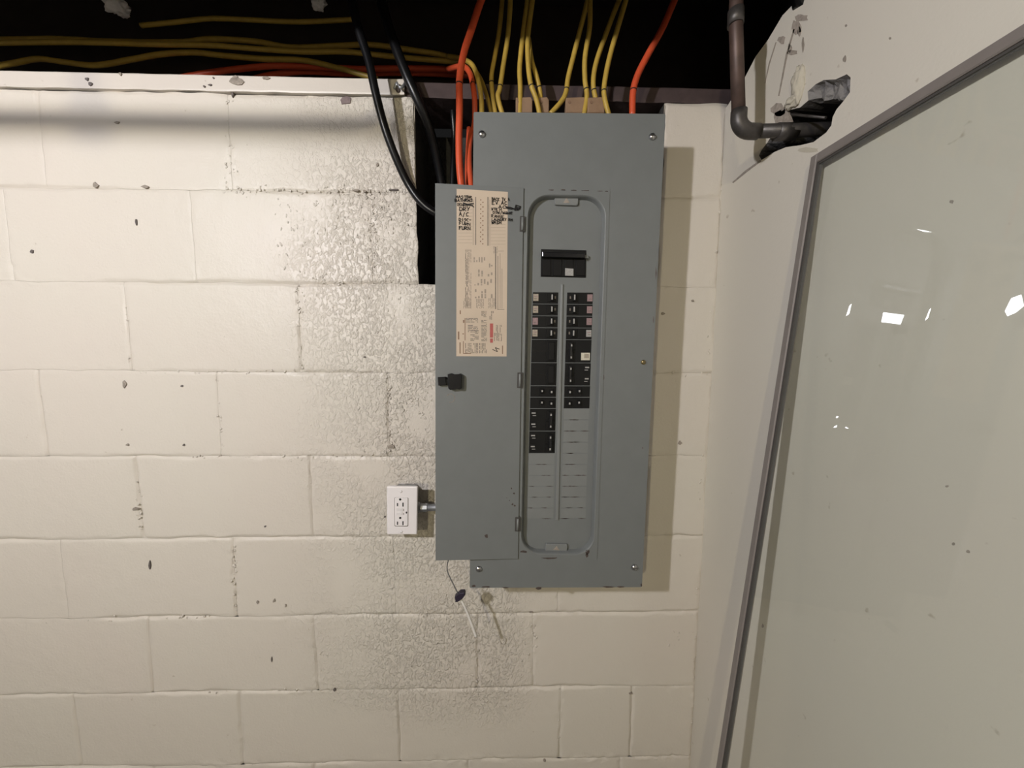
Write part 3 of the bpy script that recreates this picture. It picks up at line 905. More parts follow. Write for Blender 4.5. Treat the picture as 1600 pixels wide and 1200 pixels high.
# cover screws and latch screw
def screw(px, py, d, r, mat, parent, name='screw', tilt=(0, 0, 0)):
    p = at(px, py, d)
    prof = [(r, 0), (r, r*.25), (r*.86, r*.55), (r*.5, r*.78), (0.0, r*.86)]
    s = lathe(name, prof, p, (tilt[0], -1, tilt[2]), mat, parent, 16)
    q = p + Vector((0, -r*.84, 0))
    box('screw_slot', q + Vector((-r*.7, -.0003, -r*.1)), q + Vector((r*.7, .0008, r*.1)), M['gasket'], s)
    return s
for q in ((753,210),(1019,214),(748,888.5),(991,886)):
    screw(q[0], q[1], PD, 0.0068, M['steel'], panel)
screw(1005, 566, PD, 0.0050, M['brass'], panel, 'latch_screw')

# door, swung fully open to the left; free edge stands a little proud
DL, DR = PD + 0.016, PD + 0.004
def doorp(px, py, lift=0.0):
    """a point on the door's face"""
    hinge, free = at(816, 580, DR), at(680, 580, DL)
    t = Vector((free.x - hinge.x, free.y - hinge.y, 0)).normalized()
    n = Vector((t.y, -t.x, 0))
    if n.y > 0: n = -n
    r = ray(px, py)
    k = (hinge - CAM).dot(n) / r.dot(n)
    return CAM + r * k + n * lift, n
def door_slab(name, pts, l0, l1, mat, parent, bevel=0.0):
    bm = bmesh.new()
    P = [doorp(*q)[0] for q in pts]; n = doorp(*pts[0])[1]
    fr = [bm.verts.new(p + n * l1) for p in P]
    bk = [bm.verts.new(p + n * l0) for p in P]
    f1 = bm.faces.new(fr); bm.faces.new(bk[::-1])
    for i in range(len(P)):
        k = (i+1) % len(P)
        bm.faces.new((fr[i], bk[i], bk[k], fr[k]))
    if bevel: bmesh.ops.bevel(bm, geom=list(f1.edges), offset=bevel, segments=2, affect='EDGES', profile=0.5)
    return link_bm(name, bm, mat, parent)
door = door_slab('door', [(680,286),(818.5,293.5),(809.5,873.5),(680.5,876)], -0.0022, 0, M['panel'], panel, 0.0006)
door_slab('edge_return', [(680,286),(681.6,286.1),(682.1,876),(680.5,876)], -0.010, -0.0022, M['panel'], door)
door_slab('edge_return', [(680,286),(818.5,293.5),(818.5,295),(680,287.6)], -0.010, -0.0022, M['panel'], door)
for (x, ya, yb) in ((816.5, 338, 362), (812.5, 582, 606), (809, 808, 830)):
    h = door_slab('hinge', [(x-4, ya), (x+4, ya), (x+3.4, yb), (x-4.6, yb)], -0.004, 0.0012, M['gasket'], panel)
    p0, n = doorp(x, ya + 2); p1, _ = doorp(x - .4, yb - 2)
    tube('hinge_knuckle', [p0 + n * .0012, p1 + n * .0012], 0.0026, M['panel_in'], h, 10)
# latch on the door
la = door_slab('door_latch', [(700,584.5),(706,583),(712,585.5),(720,583.5),(722,586),(721.5,606),(718,608),(711,605.5),(704,608.5),(701,606)], -0.001, 0.012, M['black'], panel, 0.0016)
door_slab('latch_stem', [(696,592),(702,592),(702,600),(696,599)], 0.0, 0.007, M['black'], la)
door_slab('latch_bolt', [(684.5,589),(697,588.5),(698,601),(685.5,602)], -0.001, 0.009, M['black_dull'], la, 0.0012)
ring = []
rc, n = doorp(704, 622)
bm = bmesh.new()
path = []
for k in range(17):
    a = math.radians(-150 + 260 * k / 16)
    q, _ = doorp(704 + 6.3 * math.cos(a), 622 + 6.8 * math.sin(a)); path.append(q + n * .0001)
add_tube(bm, path, 0.0006, 6)
link_bm('scuff_ring', bm, M['chip'], door)
for (px, py, r) in ((799,763,1.2),(803,771,1.5),(801,788,1.8),(796,782,0.8),(792,778,0.7),(760,838,3),(804,790,1.6)):
    door_slab('rust_fleck', blot(px, py, r, r, 7, 2), -0.0005, 0.0002, M['rust'], door)

# circuit directory glued to the door
LB = [(713.5,295),(793.5,300),(791.5,557),(713,556.5)]
lab = door_slab('directory_label', LB, -0.0005, 0.0004, M['paper'], panel)
finish(lab, 'tan paper circuit directory with handwritten circuit names')
LF = 0.00055
def print_mesh(name, quads, mat, l1=LF):
    """flat printing: many little quads as one print"""
    bm = bmesh.new()
    for pts in quads:
        n = doorp(*pts[0])[1]
        bm.faces.new([bm.verts.new(doorp(*q)[0] + n * l1) for q in pts])
    return link_bm(name, bm, mat, lab)
def rq(x0, y0, x1, y1): return [(x0, y0), (x1, y0), (x1, y1), (x0, y1)]
def text_lines(x0, y0, x1, y1, dens=0.6, vertical=True, seed=1, pitch=2.0):
    r = random.Random(seed); out = []
    if vertical:
        x = x0
        while x < x1:
            y = y0
            while y < y1:
                l = r.uniform(2, 9)
                if r.random() < dens: out.append(rq(x, y, x + pitch * .5, min(y + l, y1)))
                y += l + r.uniform(.5, 1.6)
            x += pitch
    else:
        y = y0
        while y < y1:
            x = x0
            while x < x1:
                l = r.uniform(2, 8)
                if r.random() < dens: out.append(rq(x, y, min(x + l, x1), y + pitch * .5))
                x += l + r.uniform(.5, 1.4)
            y += pitch
    return out
dots = []
for k in range(10): dots.append(blot(751.2 - .05*k, 312.5 + 7.2 * k, 1.05, 1.05, 6, k, .1))
for k in range(10): dots.append(blot(754.6 - .03*k, 316.3 + 7.2 * k, 1.15, 1.15, 6, k, .1))
print_mesh('slot_dots', dots, M['print_brown'])
cols = [rq(742.6, 308, 744, 383), rq(761.5, 308, 763.2, 384), rq(739, 312, 739.5, 383), rq(765, 312, 765.5, 384)]
print_mesh('ruled_columns', cols, M['print_grey'])
lines = []
for k in range(14):
    y = 312 + 5.2 * k
    lines += [rq(716, y, 738, y + .35), rq(767, y + 2, 790, y + 2.35)]
print_mesh('ruled_lines', lines, M['print_pale'])
tb = text_lines(727, 390, 737, 482, .8, True, 3, 1.7) + text_lines(740, 402, 770, 418, .25, True, 4, 4) + text_lines(742, 414, 769, 432, .5, True, 5, 5) + text_lines(741, 436, 769, 446, .55, True, 6, 5) + text_lines(742, 452, 768, 466, .45, True, 7, 5)
tb += text_lines(724, 466, 736, 482, .9, True, 8, 1.6) + text_lines(744, 467, 756, 482, .9, True, 9, 1.6) + text_lines(763, 466, 773, 482, .9, True, 10, 1.6) + text_lines(771, 385, 778, 396, .8, True, 11, 1.8)
print_mesh('printed_table', tb, M['print_pale'])
tb = text_lines(727, 392, 731, 480, .55, True, 13, 2.0) + [rq(773.5, 386, 775.2, 483), rq(777.5, 400, 778.4, 484), rq(781, 396, 781.6, 482), rq(784, 420, 784.6, 482), rq(778, 392, 787, 392.6), rq(777, 483, 788, 483.8)]
tb += text_lines(728, 497, 747, 503, .8, False, 14, 1.9) + text_lines(731, 508, 747, 518, .6, False, 15, 2.4) + text_lines(735, 516, 748, 533, .65, False, 16, 2.2) + text_lines(752, 486, 760, 496, .9, False, 17, 1.7) + text_lines(752, 500, 761, 533, .75, False, 18, 2.0) + text_lines(765, 486, 773, 500, .6, True, 19, 2.4)
tb += text_lines(727, 536, 746, 552, .75, True, 20, 2.1) + text_lines(749, 536, 761, 552, .8, True, 21, 2.1)
print_mesh('printed_diagram', tb, M['print_grey'])
tb = [rq(718.5, 485, 720, 491), rq(715.5, 518, 717.6, 530.5), rq(718, 535, 719.6, 552.5), rq(723.5, 533, 724.6, 552.5), rq(724, 552, 736, 553), rq(726.2, 497, 727.2, 532), rq(723.5, 500, 725.5, 504.5), rq(722.5, 521, 725, 522.5), rq(784.5, 540, 785.8, 553)]
print_mesh('printed_marks', tb, M['print_brown'])
print_mesh('danger_stripe', [rq(765.5, 505.5, 770.5, 527.5), rq(765.8, 529, 770.2, 535.5)], M['print_red'])
print_mesh('danger_text', text_lines(772, 520, 779, 533, .85, True, 30, 1.7) + text_lines(775, 508, 778, 520, .7, True, 31, 1.9) + text_lines(781, 508, 784, 533, .6, True, 32, 1.9), M['print_grey'])

# handwriting: pen strokes on a 4 x 6 grid
GL = {'A':[[(0,0),(2,6),(4,0)],[(.8,2.2),(3.2,2.2)]],'B':[[(0,0),(0,6),(3,5.4),(3,3.6),(0,3.1),(3.6,2.4),(3.4,.5),(0,0)]],'C':[[(4,5.2),(2,6),(.2,3.4),(1.2,.3),(4,.6)]],'D':[[(0,0),(0,6),(3.2,5),(4,2.8),(2.6,.4),(0,0)]],
 'E':[[(4,6),(0,6),(0,0),(4,0)],[(0,3.1),(3,3.1)]],'F':[[(4,6),(0,6),(0,0)],[(0,3.2),(3,3.2)]],'G':[[(4,5.2),(2,6),(.2,3.4),(1.2,.3),(4,.6),(4,2.6),(2.4,2.6)]],'H':[[(0,0),(0,6)],[(4,0),(4,6)],[(0,3),(4,3)]],'I':[[(2,0),(2,6)]],
 'K':[[(0,0),(0,6)],[(4,6),(0,2.8),(4,0)]],'L':[[(0,6),(0,0),(4,0)]],'M':[[(0,0),(.4,6),(2,2.4),(3.6,6),(4,0)]],'N':[[(0,0),(0,6),(4,0),(4,6)]],'O':[[(2,6),(.1,3.6),(1.2,.2),(3.4,.8),(4,3.8),(2,6)]],'P':[[(0,0),(0,6),(3.6,5.2),(3.4,3.2),(0,2.8)]],
 'R':[[(0,0),(0,6),(3.6,5.2),(3.2,3.4),(0,2.8),(4,0)]],'S':[[(4,5.4),(2,6),(.4,4.6),(3.6,2.2),(2.4,.1),(0,.7)]],'T':[[(0,6),(4,6)],[(2,6),(2,0)]],'U':[[(0,6),(.3,.8),(2,0),(3.7,.8),(4,6)]],'V':[[(0,6),(2,0),(4,6)]],'W':[[(0,6),(1,0),(2,4),(3,0),(4,6)]],
 'Y':[[(0,6),(2,3),(4,6)],[(2,3),(1.4,0)]],'Z':[[(0,6),(4,6),(0,0),(4,0)]],'/':[[(.8,-.6),(3,6.6)]],'4':[[(3.2,0),(2.8,6)],[(0.4,6),(0,2.6),(4,2.6)]],'1':[[(2,0),(2.2,6)]],'+':[[(0,3),(4,3)],[(2,1),(2,5)]],'-':[[(.5,3),(3.5,3)]],' ':[], 
 '<':[[(4,5),(0,3),(4,1)]]}
PEN = 0.62
def ribbon(bm, pts, wpx, lift):
    """pen stroke through pixel points"""
    P = [doorp(*q) for q in pts]
    n = P[0][1]
    P = [p + n * lift for p, _ in P]
    s = wpx * 0.00131 / 2 * PEN
    for a, b in zip(P, P[1:]):
        t = (b - a)
        if t.length < 1e-6: continue
        t.normalize()
        q = t.cross(n) * s
        a2, b2 = a - t * s * .6, b + t * s * .6
        bm.faces.new([bm.verts.new(v) for v in (a2 + q, b2 + q, b2 - q, a2 - q)])
def write(txt, x, y, wd, ht, pen=1.5, slope=0.0, seed=0, lift=0.0011):
    """letters filling wd x ht pixels with the top left at x, y"""
    r = random.Random(seed + len(txt)); bm = bmesh.new()
    adv = wd / len(txt)
    for k, ch in enumerate(txt):
        jx, jy = r.uniform(-.3, .3), r.uniform(-.5, .5)
        for st_ in GL[ch]:
            ribbon(bm, [(x + adv * k + jx + gx / 4 * adv * .74 + r.uniform(-.12, .12), y + slope * adv * k + jy + (1 - gy / 6) * ht + r.uniform(-.2, .2)) for gx, gy in st_], pen, lift + .00002 * k)
    return link_bm('handwriting', bm, M['ink'], lab)
for k, a in enumerate((('MASTBR', 712, 305.5, 26, 4.2, 1.5, .05), ('BATHRMS', 711, 310.8, 28, 4.2, 1.7, .03), ('DENRM', 715, 318, 16, 4, 1.2, .06), ('DRY', 718, 323.5, 17.5, 6, 1.7, .05), ('A/C', 717.5, 332, 16, 6, 1.5, .04),
        ('DISC-', 717, 341, 20, 4.4, 1.6, .06), ('FURN', 717.5, 347, 18, 4.4, 1.4, .08), ('FURN', 717.5, 353.8, 18, 4.8, 1.7, .06),
        ('BACK TV A', 768.5, 308.5, 28, 4.6, 1.3, .05), ('EV AC', 769, 314.5, 24, 5.2, 1.6, .03), ('AC', 779, 320.8, 13, 5, 1.5, .1), ('WTR H', 768, 325, 16, 3.8, 1.4, .08),
        ('DSW/WSHR', 770, 330, 31, 3.6, 1.5, .06), ('RANGE', 768, 335.3, 20, 4.2, 1.3, .08), ('LAUNDRY RM', 768.5, 341, 33, 3.6, 1.4, .03), ('WASH', 768, 345.6, 16, 4, 1.7, .06))):
    write(*a, seed=k)
bm = bmesh.new()
for p_ in ([(724,317.5),(730,319.5),(740,318.5)], [(729,320.5),(738,321.5),(740,324)], [(790,323.5),(798,324.5),(806,328)], [(791,325.5),(799,327),(808,326)], [(804,328),(806,321),(813,323),(812,327),(804,329)], [(805,325),(812,325)], [(786,333),(792,334.5),(800,331.5)], [(806,321),(809,329),(813,323)]):
    ribbon(bm, p_, 2.4, 0.0014)
link_bm('marker_arrow', bm, M['ink'], lab)
bm = bmesh.new()
for p_ in ([(769.5,546),(777,549.5),(774,543.2),(780.5,545.5)], ): ribbon(bm, p_, 1.5, 0.0012)
link_bm('handwriting', bm, M['ink'], lab)

# conduit clamps on top of the enclosure
for (xa, xb, dd) in ((806, 832, 0.055), (884, 916, 0.055), (918, 945, 0.06), (840, 858, 0.05)):
    k = slab('cable_clamp', [(xa, 152), (xb - 3, 151), (xb, 156), (xb, 176), (xa, 176)], dd - .016, dd, M['tan_clamp'], panel, bevel=0.0015)
    slab('clamp_screw', blot((xa + 6), 159, 2.4, 2.4, 8, 1, .05), dd - .001, dd + .0008, M['print_brown'], k)

# ================================================================== cables
def path_px(pts, d):
    out = []
    for i, q in enumerate(pts):
        dd = q[2] if len(q) > 2 else d
        out.append(at(q[0], q[1], dd))
    return out
def cable(name, pts, d, rad, mat, label, cat='cable', group=None, mark=None, flat=1.0, sides=10):
    P = spline(path_px(pts, d), 7)
    t = thing(name, P[-1], label, cat, group)
    tube('jacket', P, rad, mat, t, sides, flat)
    if mark is not None:
        bi = min(range(1, len(P) - 1), key=lambda i: abs((at(800, mark, d).z) - P[i].z))
        a, b = P[bi], P[bi + 1]
        dr = (b - a).normalized() * 0.0011
        tube('dark_ring', [a - dr, a + dr], rad * 1.05, M['ink'], t, sides, flat)  # narrow dark ring around the jacket, same black as the lettering
    return t
YC_ = 'yellow cables entering the panel top'
RY = 0.0051
D0 = 0.052
cable('yellow_cable', [(700,88,-.05),(722,92,-.02),(739,103,.02),(748,128),(752,155),(753,182)], D0, RY, M['yellow'], 'yellow cable hugging the right side of the second orange cable at the panel top', group=YC_)
cable('yellow_cable', [(744,112,.01),(752,126,.02),(760,148),(769,182)], D0 - .028, RY*.9, M['yellow'], 'yellow cable slanting right from behind the orange cables into the panel top', group=YC_)
cable('yellow_cable', [(788,-40,.03),(781,40,.035),(773,90),(768,120),(770,150),(775,182)], D0 - .010, RY*.95, M['yellow'], 'dim yellow cable just left of the first tall yellow cable above the panel', group=YC_, mark=131)
cable('yellow_cable', [(797,-40),(797,10),(793,60),(786,105),(781,138),(778,152),(786,182)], D0, RY, M['yellow'], 'first tall bright yellow cable right of the orange pair, kinked at the panel top', group=YC_, mark=133)
cable('yellow_cable', [(828,-40),(824,0),(817,55),(812,105),(813,140),(812,182)], D0, RY, M['yellow'], 'left of the two yellow cables that run close together above the main breaker', group=YC_)
cable('yellow_cable', [(836,-40),(832,0),(825,55),(825,95),(829,130),(838,155),(844,182)], D0 + .004, RY, M['yellow'], 'right of the two yellow cables that run close together above the main breaker', group=YC_, mark=135)
cable('yellow_cable', [(826,60,.03),(831,95,.035),(838,118),(844,145),(847,182)], D0 - .010, RY*.95, M['yellow'], 'short yellow cable branching behind the close yellow pair, beside the tan clamp', group=YC_, mark=136)
cable('yellow_cable', [(926,-40),(917,5),(906,48),(896,88),(888,120),(884,145),(876,160),(860,178)], D0, RY, M['yellow'], 'yellow cable that bends sharply left where it meets the panel top', group=YC_, mark=136)
cable('yellow_cable', [(922,-40),(922,10),(921,45),(914,90),(914,125),(917,150),(912,182)], D0 + .003, RY, M['yellow'], 'yellow cable rising straight behind the sharply bent one', group=YC_, mark=137)
cable('yellow_cable', [(985,-40),(964,8),(945,58),(931,100),(927,130),(931,155),(939,182)], D0, RY, M['yellow'], 'left cable of the rightmost yellow pair above the panel', group=YC_, mark=137)
cable('yellow_cable', [(989,-40),(978,0),(961,58),(950,100),(944,135),(945,155),(952,182)], D0 + .014, RY, M['yellow'], 'right cable of the rightmost yellow pair above the panel', group=YC_, mark=139)
OG = 'orange cables at the panel'
cable('orange_cable', [(768,-40),(752,0),(736,48),(724,86),(718,125),(718,170),(717,220),(718,262),(722,300)], 0.085, 0.0070, M['orange'], 'thick orange cable dropping left of the panel and behind its door', group=OG, mark=131)
cable('orange_cable', [(700,108,-.05),(722,104,0),(734,114,.03),(740,140),(742,165),(741,195,.045),(735,215,.06),(733,250,.07),(737,300,.08)], 0.05, 0.0058, M['orange'], 'thinner orange cable running down the left side of the panel cover', group=OG, mark=131)
cable('orange_cable', [(733,200,.03),(731,240,.04),(730,270,.05),(732,300,.06)], 0.04, 0.0052, M['orange'], 'short orange cable half hidden beside the panel cover', group=OG)
cable('orange_cable', [(1072,-40),(1054,0),(1036,42),(1012,86),(996,118),(989,145),(988,182)], D0, 0.0068, M['orange'], 'reddish orange cable entering the panel top at the far right', group=OG, mark=136)
cable('black_cable', [(545,-50,.075),(550,0,.07),(560,45,.065),(576,95,.06),(587,145,.055),(600,195,.045),(616,240,.03),(636,284,.013),(660,318,.008),(690,338,.004),(720,345,-.02)], .05, 0.0089, M['black_jacket'], 'glossy black cable sagging across the white blocks to behind the panel door', group='black service cables')
cable('black_cable', [(590,-40,.03),(598,10,.03),(614,62,.03),(633,112,.028),(650,150,.02),(667,190,.0),(680,235,-.03),(690,285,-.06),(700,340,-.08)], .0, 0.0105, M['black_jacket'], 'thick black cable diving into the dark opening left of the panel', group='black service cables')
cable('black_cable', [(706,150,-.05),(708,180,-.05),(710,215,-.06),(708,260,-.06),(707,300,-.06)], -.05, 0.007, M['black_jacket'], 'short black cable inside the dark opening beside the orange cables', group='black service cables')
HG = 'cables lying in the dark space above the sill'
HY = -0.075
for pts, col, lb, r in (
    ([(-80,60),(0,62),(90,61),(170,65),(280,66),(330,61),(400,65),(455,74),(520,72),(580,70),(640,78),(690,86),(712,96)], 'yellow', 'upper yellow cable running the length of the sill in the dark', .0058),
    ([(-80,69,-.055),(0,67,-.055),(120,66,-.055),(230,69,-.055),(330,71,-.055),(410,77,-.055),(480,81,-.055),(540,81,-.055),(620,89,-.055),(690,95,-.055),(716,97,-.05)], 'yellow', 'second yellow cable running just under the upper one along the sill', .0054),
    ([(-40,110),(20,99),(60,92),(100,97),(150,102),(205,93),(250,85),(300,82),(350,87),(410,92),(470,94),(520,104),(590,124)], 'yellow', 'wavy yellow cable dipping to the painted sill at the left', .0058),
    ([(220,40),(270,35),(330,29),(390,31),(470,34),(560,30)], 'yellow', 'faint yellow cable highest in the dark space above the sill', .0050),
    ([(250,128,-.088),(320,115,-.088),(380,107,-.088),(430,103,-.088),(500,105,-.088),(560,108,-.088),(620,107,-.088),(690,108,-.088),(724,113,-.08)], 'orange', 'dull orange cable lying on the sill behind the black cables', .0065),
    ([(380,128,-.108),(430,116,-.108),(480,112,-.108),(540,115,-.108),(640,114,-.108),(735,118,-.108)], 'orange', 'lower dull orange cable resting on the sill edge', .0065)):
    cable(col + '_cable', pts, HY, r, M[col], lb, group=HG)

# ================================================================== outlet box and conduit
OD = 0.050
oc = at(628, 836, OD)
outlet = thing('outlet', Vector((oc.x, 0, oc.z)), 'white ground-fault outlet on a surface box left of the panel door', 'outlet')
box('metal_box', at(611, 768, OD) + Vector((0, .004, 0)), Vector((at(646, 828, OD).x, -0.0005, at(646, 828, OD).z)), M['dull_steel'], outlet, 0.003)
cpl = slab('cover_plate', [(604,760),(652.5,760.5),(651.5,835.5),(604.5,835.5)], OD - .006, OD, M['white'], outlet, r=0.003, bevel=0.0025, seg=3)
for q in ((626.5, 768), (627, 831)):
    s = lathe('screw', [(0.0034, 0), (0.0032, .0008), (.0015, .0014), (0, .0015)], at(q[0], q[1], OD), (0, -1, 0), M['white_btn'], cpl, 14)
rcp = slab('receptacle', [(616.5,777.5),(637.5,778),(637.2,822),(616.8,822)], OD - .002, OD + .0016, M['white'], outlet, r=0.003, bevel=0.0008, n=3)
slab('receptacle_gap', [(616,777),(638.3,777.4),(638,822.8),(616.3,822.6)], OD - .002, OD + .0002, M['print_grey'], outlet, r=0.003, n=3)
RF = OD + .0016
for yc in (0, 29):
    p = at(625.3, 780.3 + yc, RF)
    lathe('ground_hole', [(0.0027, 0), (0.0027, .00025), (0, .00025)], p, (0, -1, 0), M['slot'], rcp, 12)
    slab('blade_slot', rect(620.2, 786 + yc, 622, 791 + yc), RF - .001, RF + .0002, M['slot'], rcp)
    slab('blade_slot', rect(628.8, 785.4 + yc, 630.6, 791.6 + yc), RF - .001, RF + .0002, M['slot'], rcp)
slab('test_button', rect(619.5, 794.5, 628.5, 799), RF - .001, RF + .0012, M['white_btn'], rcp, bevel=.0004)
slab('reset_button', rect(619.5, 800.5, 628.5, 805), RF - .001, RF + .0012, M['white_btn'], rcp, bevel=.0004)
slab('indicator_light', blot(635, 801, 1.1, 1.8, 8, 1, 0.05), RF - .001, RF + .0003, M['slot'], rcp)
slab('button_print', rect(630.2, 795, 631.2, 798.5), RF - .001, RF + .0002, M['print_grey'], rcp)
slab('button_print', rect(630.2, 801.5, 631.2, 804.5), RF - .001, RF + .0002, M['print_grey'], rcp)
# short conduit from the box to the panel
pa, pb = at(651, 793, 0.026), at(740, 793, 0.026)
pb.z = pa.z
con = thing('conduit', Vector((pa.x, -.026, pa.z)), 'short galvanized conduit between the outlet box and the panel', 'conduit')
tube('conduit_pipe', [pa + Vector((.002, 0, 0)), Vector((at(740, 793, PD).x + .008, pa.y, pa.z))], 0.0085, M['dull_steel'], con, 16)
lathe('lock_nut', [(0.0135, 0), (0.0135, .005), (.0105, .006), (.0105, .022), (.009, .023)], pa + Vector((.0035, 0, 0)), (1, 0, 0), M['dull_steel'], con, 8, False)

# dangling seal wire below the door
wt = thing('seal_wire', at(745, 995, .08), 'thin pale wire with a dark plastic bead hanging below the panel door', 'wire')
P = spline(path_px([(704,866,.10),(699,882,.095),(700,895,.09),(709,914,.083),(718,932,.08)], .08), 8)
tube('thin_strand', P, 0.0013, M['dull_steel'], wt, 8)
P = spline(path_px([(718,932),(728,952),(737,975),(744,995)], .08), 8)
tube('thick_strand', P, [0.0026 + 0.0008 * (i / len(P)) for i in range(len(P))], M['wire_grey'], wt, 8)
tube('wire_tip', path_px([(744,994),(742.5,996.5)], .08), 0.0017, M['print_brown'], wt, 8)
bm = bmesh.new()
add_prism(bm, pxpoly([(711,931),(716,927),(719,924),(726,923.5),(727.5,927),(723,933),(718,936),(715,938.5),(711.5,938),(713,934)], .08), -.073, -.087, 0, .0015)
link_bm('bead', bm, M['cap'], wt)
# plaster hook where the wire's shadow ends
c1 = at(784, 1008)
tube('paint_drip', spline([at(780,1000,.001), at(784,1007,.0015), at(789,1004,.0015), at(790,997,.001)], 5), 0.0012, M['block'], wall_back, 6)

# bent clip and bright wire end on the sill
cl_ = thing('pipe_strap', at(630, 140, .01), 'small bent metal strap nailed to the sill beside the black cable', 'strap')
tube('strap_band', spline(path_px([(616,139,.006),(620,130,.012),(625,137,.016),(632,132,.014),(634,120,.012),(630,106,.012)], .01), 6), 0.0030, M['dull_steel'], cl_, 8, 0.4)
lathe('nail_head', [(0.005, 0), (.004, .0015), (0, .002)], at(622, 141, .006), (0, -1, 0), M['rust'], cl_, 10)

# ================================================================== water pipe on the right
PY = -0.20
def aty(px, py): return at(px, py, -PY)
pe = aty(1153, 205)
wp = thing('copper_pipe', pe, 'aged copper water pipe turning into the hole in the right wall', 'pipe')
PR = 0.0108
zt = Z_J + 0.23
ztop = aty(1150, 28).z
RB_ = 0.022
bend = [Vector((pe.x, PY, pe.z + RB_)) + Vector((RB_ - RB_ * math.cos(a), 0, -RB_ * math.sin(a))) for a in [math.pi/2 * k / 8 for k in range(9)]]
lean = aty(1150, 20).x - pe.x
tube('riser', [Vector((pe.x + lean * 1.4, PY, zt)), Vector((pe.x + lean, PY, ztop)), Vector((pe.x, PY, pe.z + RB_))], PR, M['copper'], wp, 18)
tube('coupling', [Vector((pe.x + lean * 1.02, PY, ztop + .012)), Vector((pe.x + lean * .98, PY, ztop - .012))], PR * 1.18, M['solder'], wp, 18)
tube('elbow', [Vector((pe.x, PY, pe.z + RB_ + .012))] + bend + [Vector((pe.x + RB_ + .014, PY, pe.z))], PR * 1.2, M['solder'], wp, 18)
tube('branch', [Vector((pe.x + RB_, PY, pe.z)), Vector((XR + 0.15, PY - .01, pe.z + .004))], PR * 1.02, M['solder'], wp, 18)
tube('union', [Vector((XR - .022, PY, pe.z)), Vector((XR + .012, PY, pe.z + .001))], PR * 1.3, M['solder'], wp, 18)
# black fitting on top of the right wall
bf = thing('black_pipe', atx(1250, -10, XR + .03), 'black pipe end lying on top of the right wall', 'pipe')
tube('pipe_body', [atx(1225, 10, XR + .05), atx(1262, -6, XR + .018), atx(1330, -60, XR + .01)], 0.016, M['black_jacket'], bf, 16)
tube('pipe_collar', [atx(1257, -2, XR + .014), atx(1272, -14, XR + .012)], 0.021, M['black_jacket'], bf, 16)

# ================================================================== framed glass leaning on the right wall
TL, BLp = Vector((0.488, -0.2746, EYE + 0.3057)), Vector((0.3952, -0.2746, EYE - 0.7607))
sl = (BLp - TL) / (TL.z - BLp.z)                    # per metre of drop
HGT = TL.z - 0.003
def gp(y, drop, out=0.0):
    """point on the leaning sheet: y along the wall, drop below the head, out towards the room"""
    n = Vector((-1, 0, 0)) - sl.normalized() * Vector((-1, 0, 0)).dot(sl.normalized())
    n.normalize()
    p = TL + sl * drop
    return Vector((p.x, y, p.z)) + n * out
YN = TL.y - 0.92
gw = thing('storm_window', gp((TL.y + YN) / 2, HGT), 'large framed sheet of clear glass leaning against the right wall', 'window')
def bar(name, y0, y1, d0, d1, o0, o1, mat, parent, bevel=0.0015):
    bm = bmesh.new()
    v = [bm.verts.new(gp(y, d, o)) for o in (o0, o1) for (y, d) in ((y0, d0), (y1, d0), (y1, d1), (y0, d1))]
    fs = [bm.faces.new([v[i] for i in q]) for q in ((0,1,2,3),(4,7,6,5),(0,4,5,1),(1,5,6,2),(2,6,7,3),(3,7,4,0))]
    if bevel: bmesh.ops.bevel(bm, geom=list(bm.edges), offset=bevel, segments=1, affect='EDGES')
    return link_bm(name, bm, mat, parent)
FWD = 0.0125
bar('frame_stile', TL.y, TL.y - FWD, 0, HGT, -.009, .005, M['alum'], gw)
bar('frame_stile', YN, YN + FWD, 0, HGT, -.009, .005, M['alum'], gw)
bar('frame_rail', TL.y - FWD, YN + FWD, 0, 0.0145, -.009, .005, M['alum'], gw)
bar('frame_rail', TL.y - FWD, YN + FWD, HGT - .02, HGT, -.009, .005, M['alum'], gw)
bar('gasket', TL.y - FWD, TL.y - FWD - .0028, 0.0145, HGT - .02, -.004, .003, M['gasket'], gw, 0)
bar('gasket', TL.y - FWD, YN + FWD, 0.0145, 0.0175, -.004, .002, M['gasket'], gw, 0)
bm = bmesh.new()
bm.faces.new([bm.verts.new(gp(y, d, 0)) for y, d in ((TL.y - FWD, .014), (YN + FWD, .014), (YN + FWD, HGT - .02), (TL.y - FWD, HGT - .02))])
f_ = bm.faces[:][0]
f_.normal_update()
if f_.normal.x > 0: bmesh.ops.reverse_faces(bm, faces=[f_])
link_bm('glass_pane', bm, M['glass'], gw, recalc=False)
# added glossy facets that make the glints on the glass
def on_glass(px, py, out=0.0):
    n = gp(0, 0, 1) - gp(0, 0, 0)
    r = ray(px, py)
    k = (TL - CAM).dot(n) / r.dot(n)
    return CAM + r * k + n * out
def glint(name, pts, mat):
    c = Vector((0, 0, 0))
    P = [on_glass(*q, .0012) for q in pts]
    for p in P: c += p
    c /= len(P)
    # tilted halfway between camera and bulb so that it mirrors the bulb
    n = ((CAM - c).normalized() + (BULB - c).normalized()).normalized()
    P2 = []
    for q, p in zip(pts, P):
        r = ray(*q)
        k = (c - CAM).dot(n) / r.dot(n)
        P2.append(CAM + r * k)
    low = min((p - c).dot((gp(0,0,1) - gp(0,0,0))) for p in P2)
    bm = bmesh.new()
    fr = [bm.verts.new(p) for p in P2]
    bk = [bm.verts.new(p - n * .0006) for p in P2]
    bm.faces.new(fr); bm.faces.new(bk[::-1])
    for i in range(len(P)):
        k = (i+1) % len(P)
        bm.faces.new((fr[i], bk[i], bk[k], fr[k]))
    return link_bm(name, bm, mat, gw)
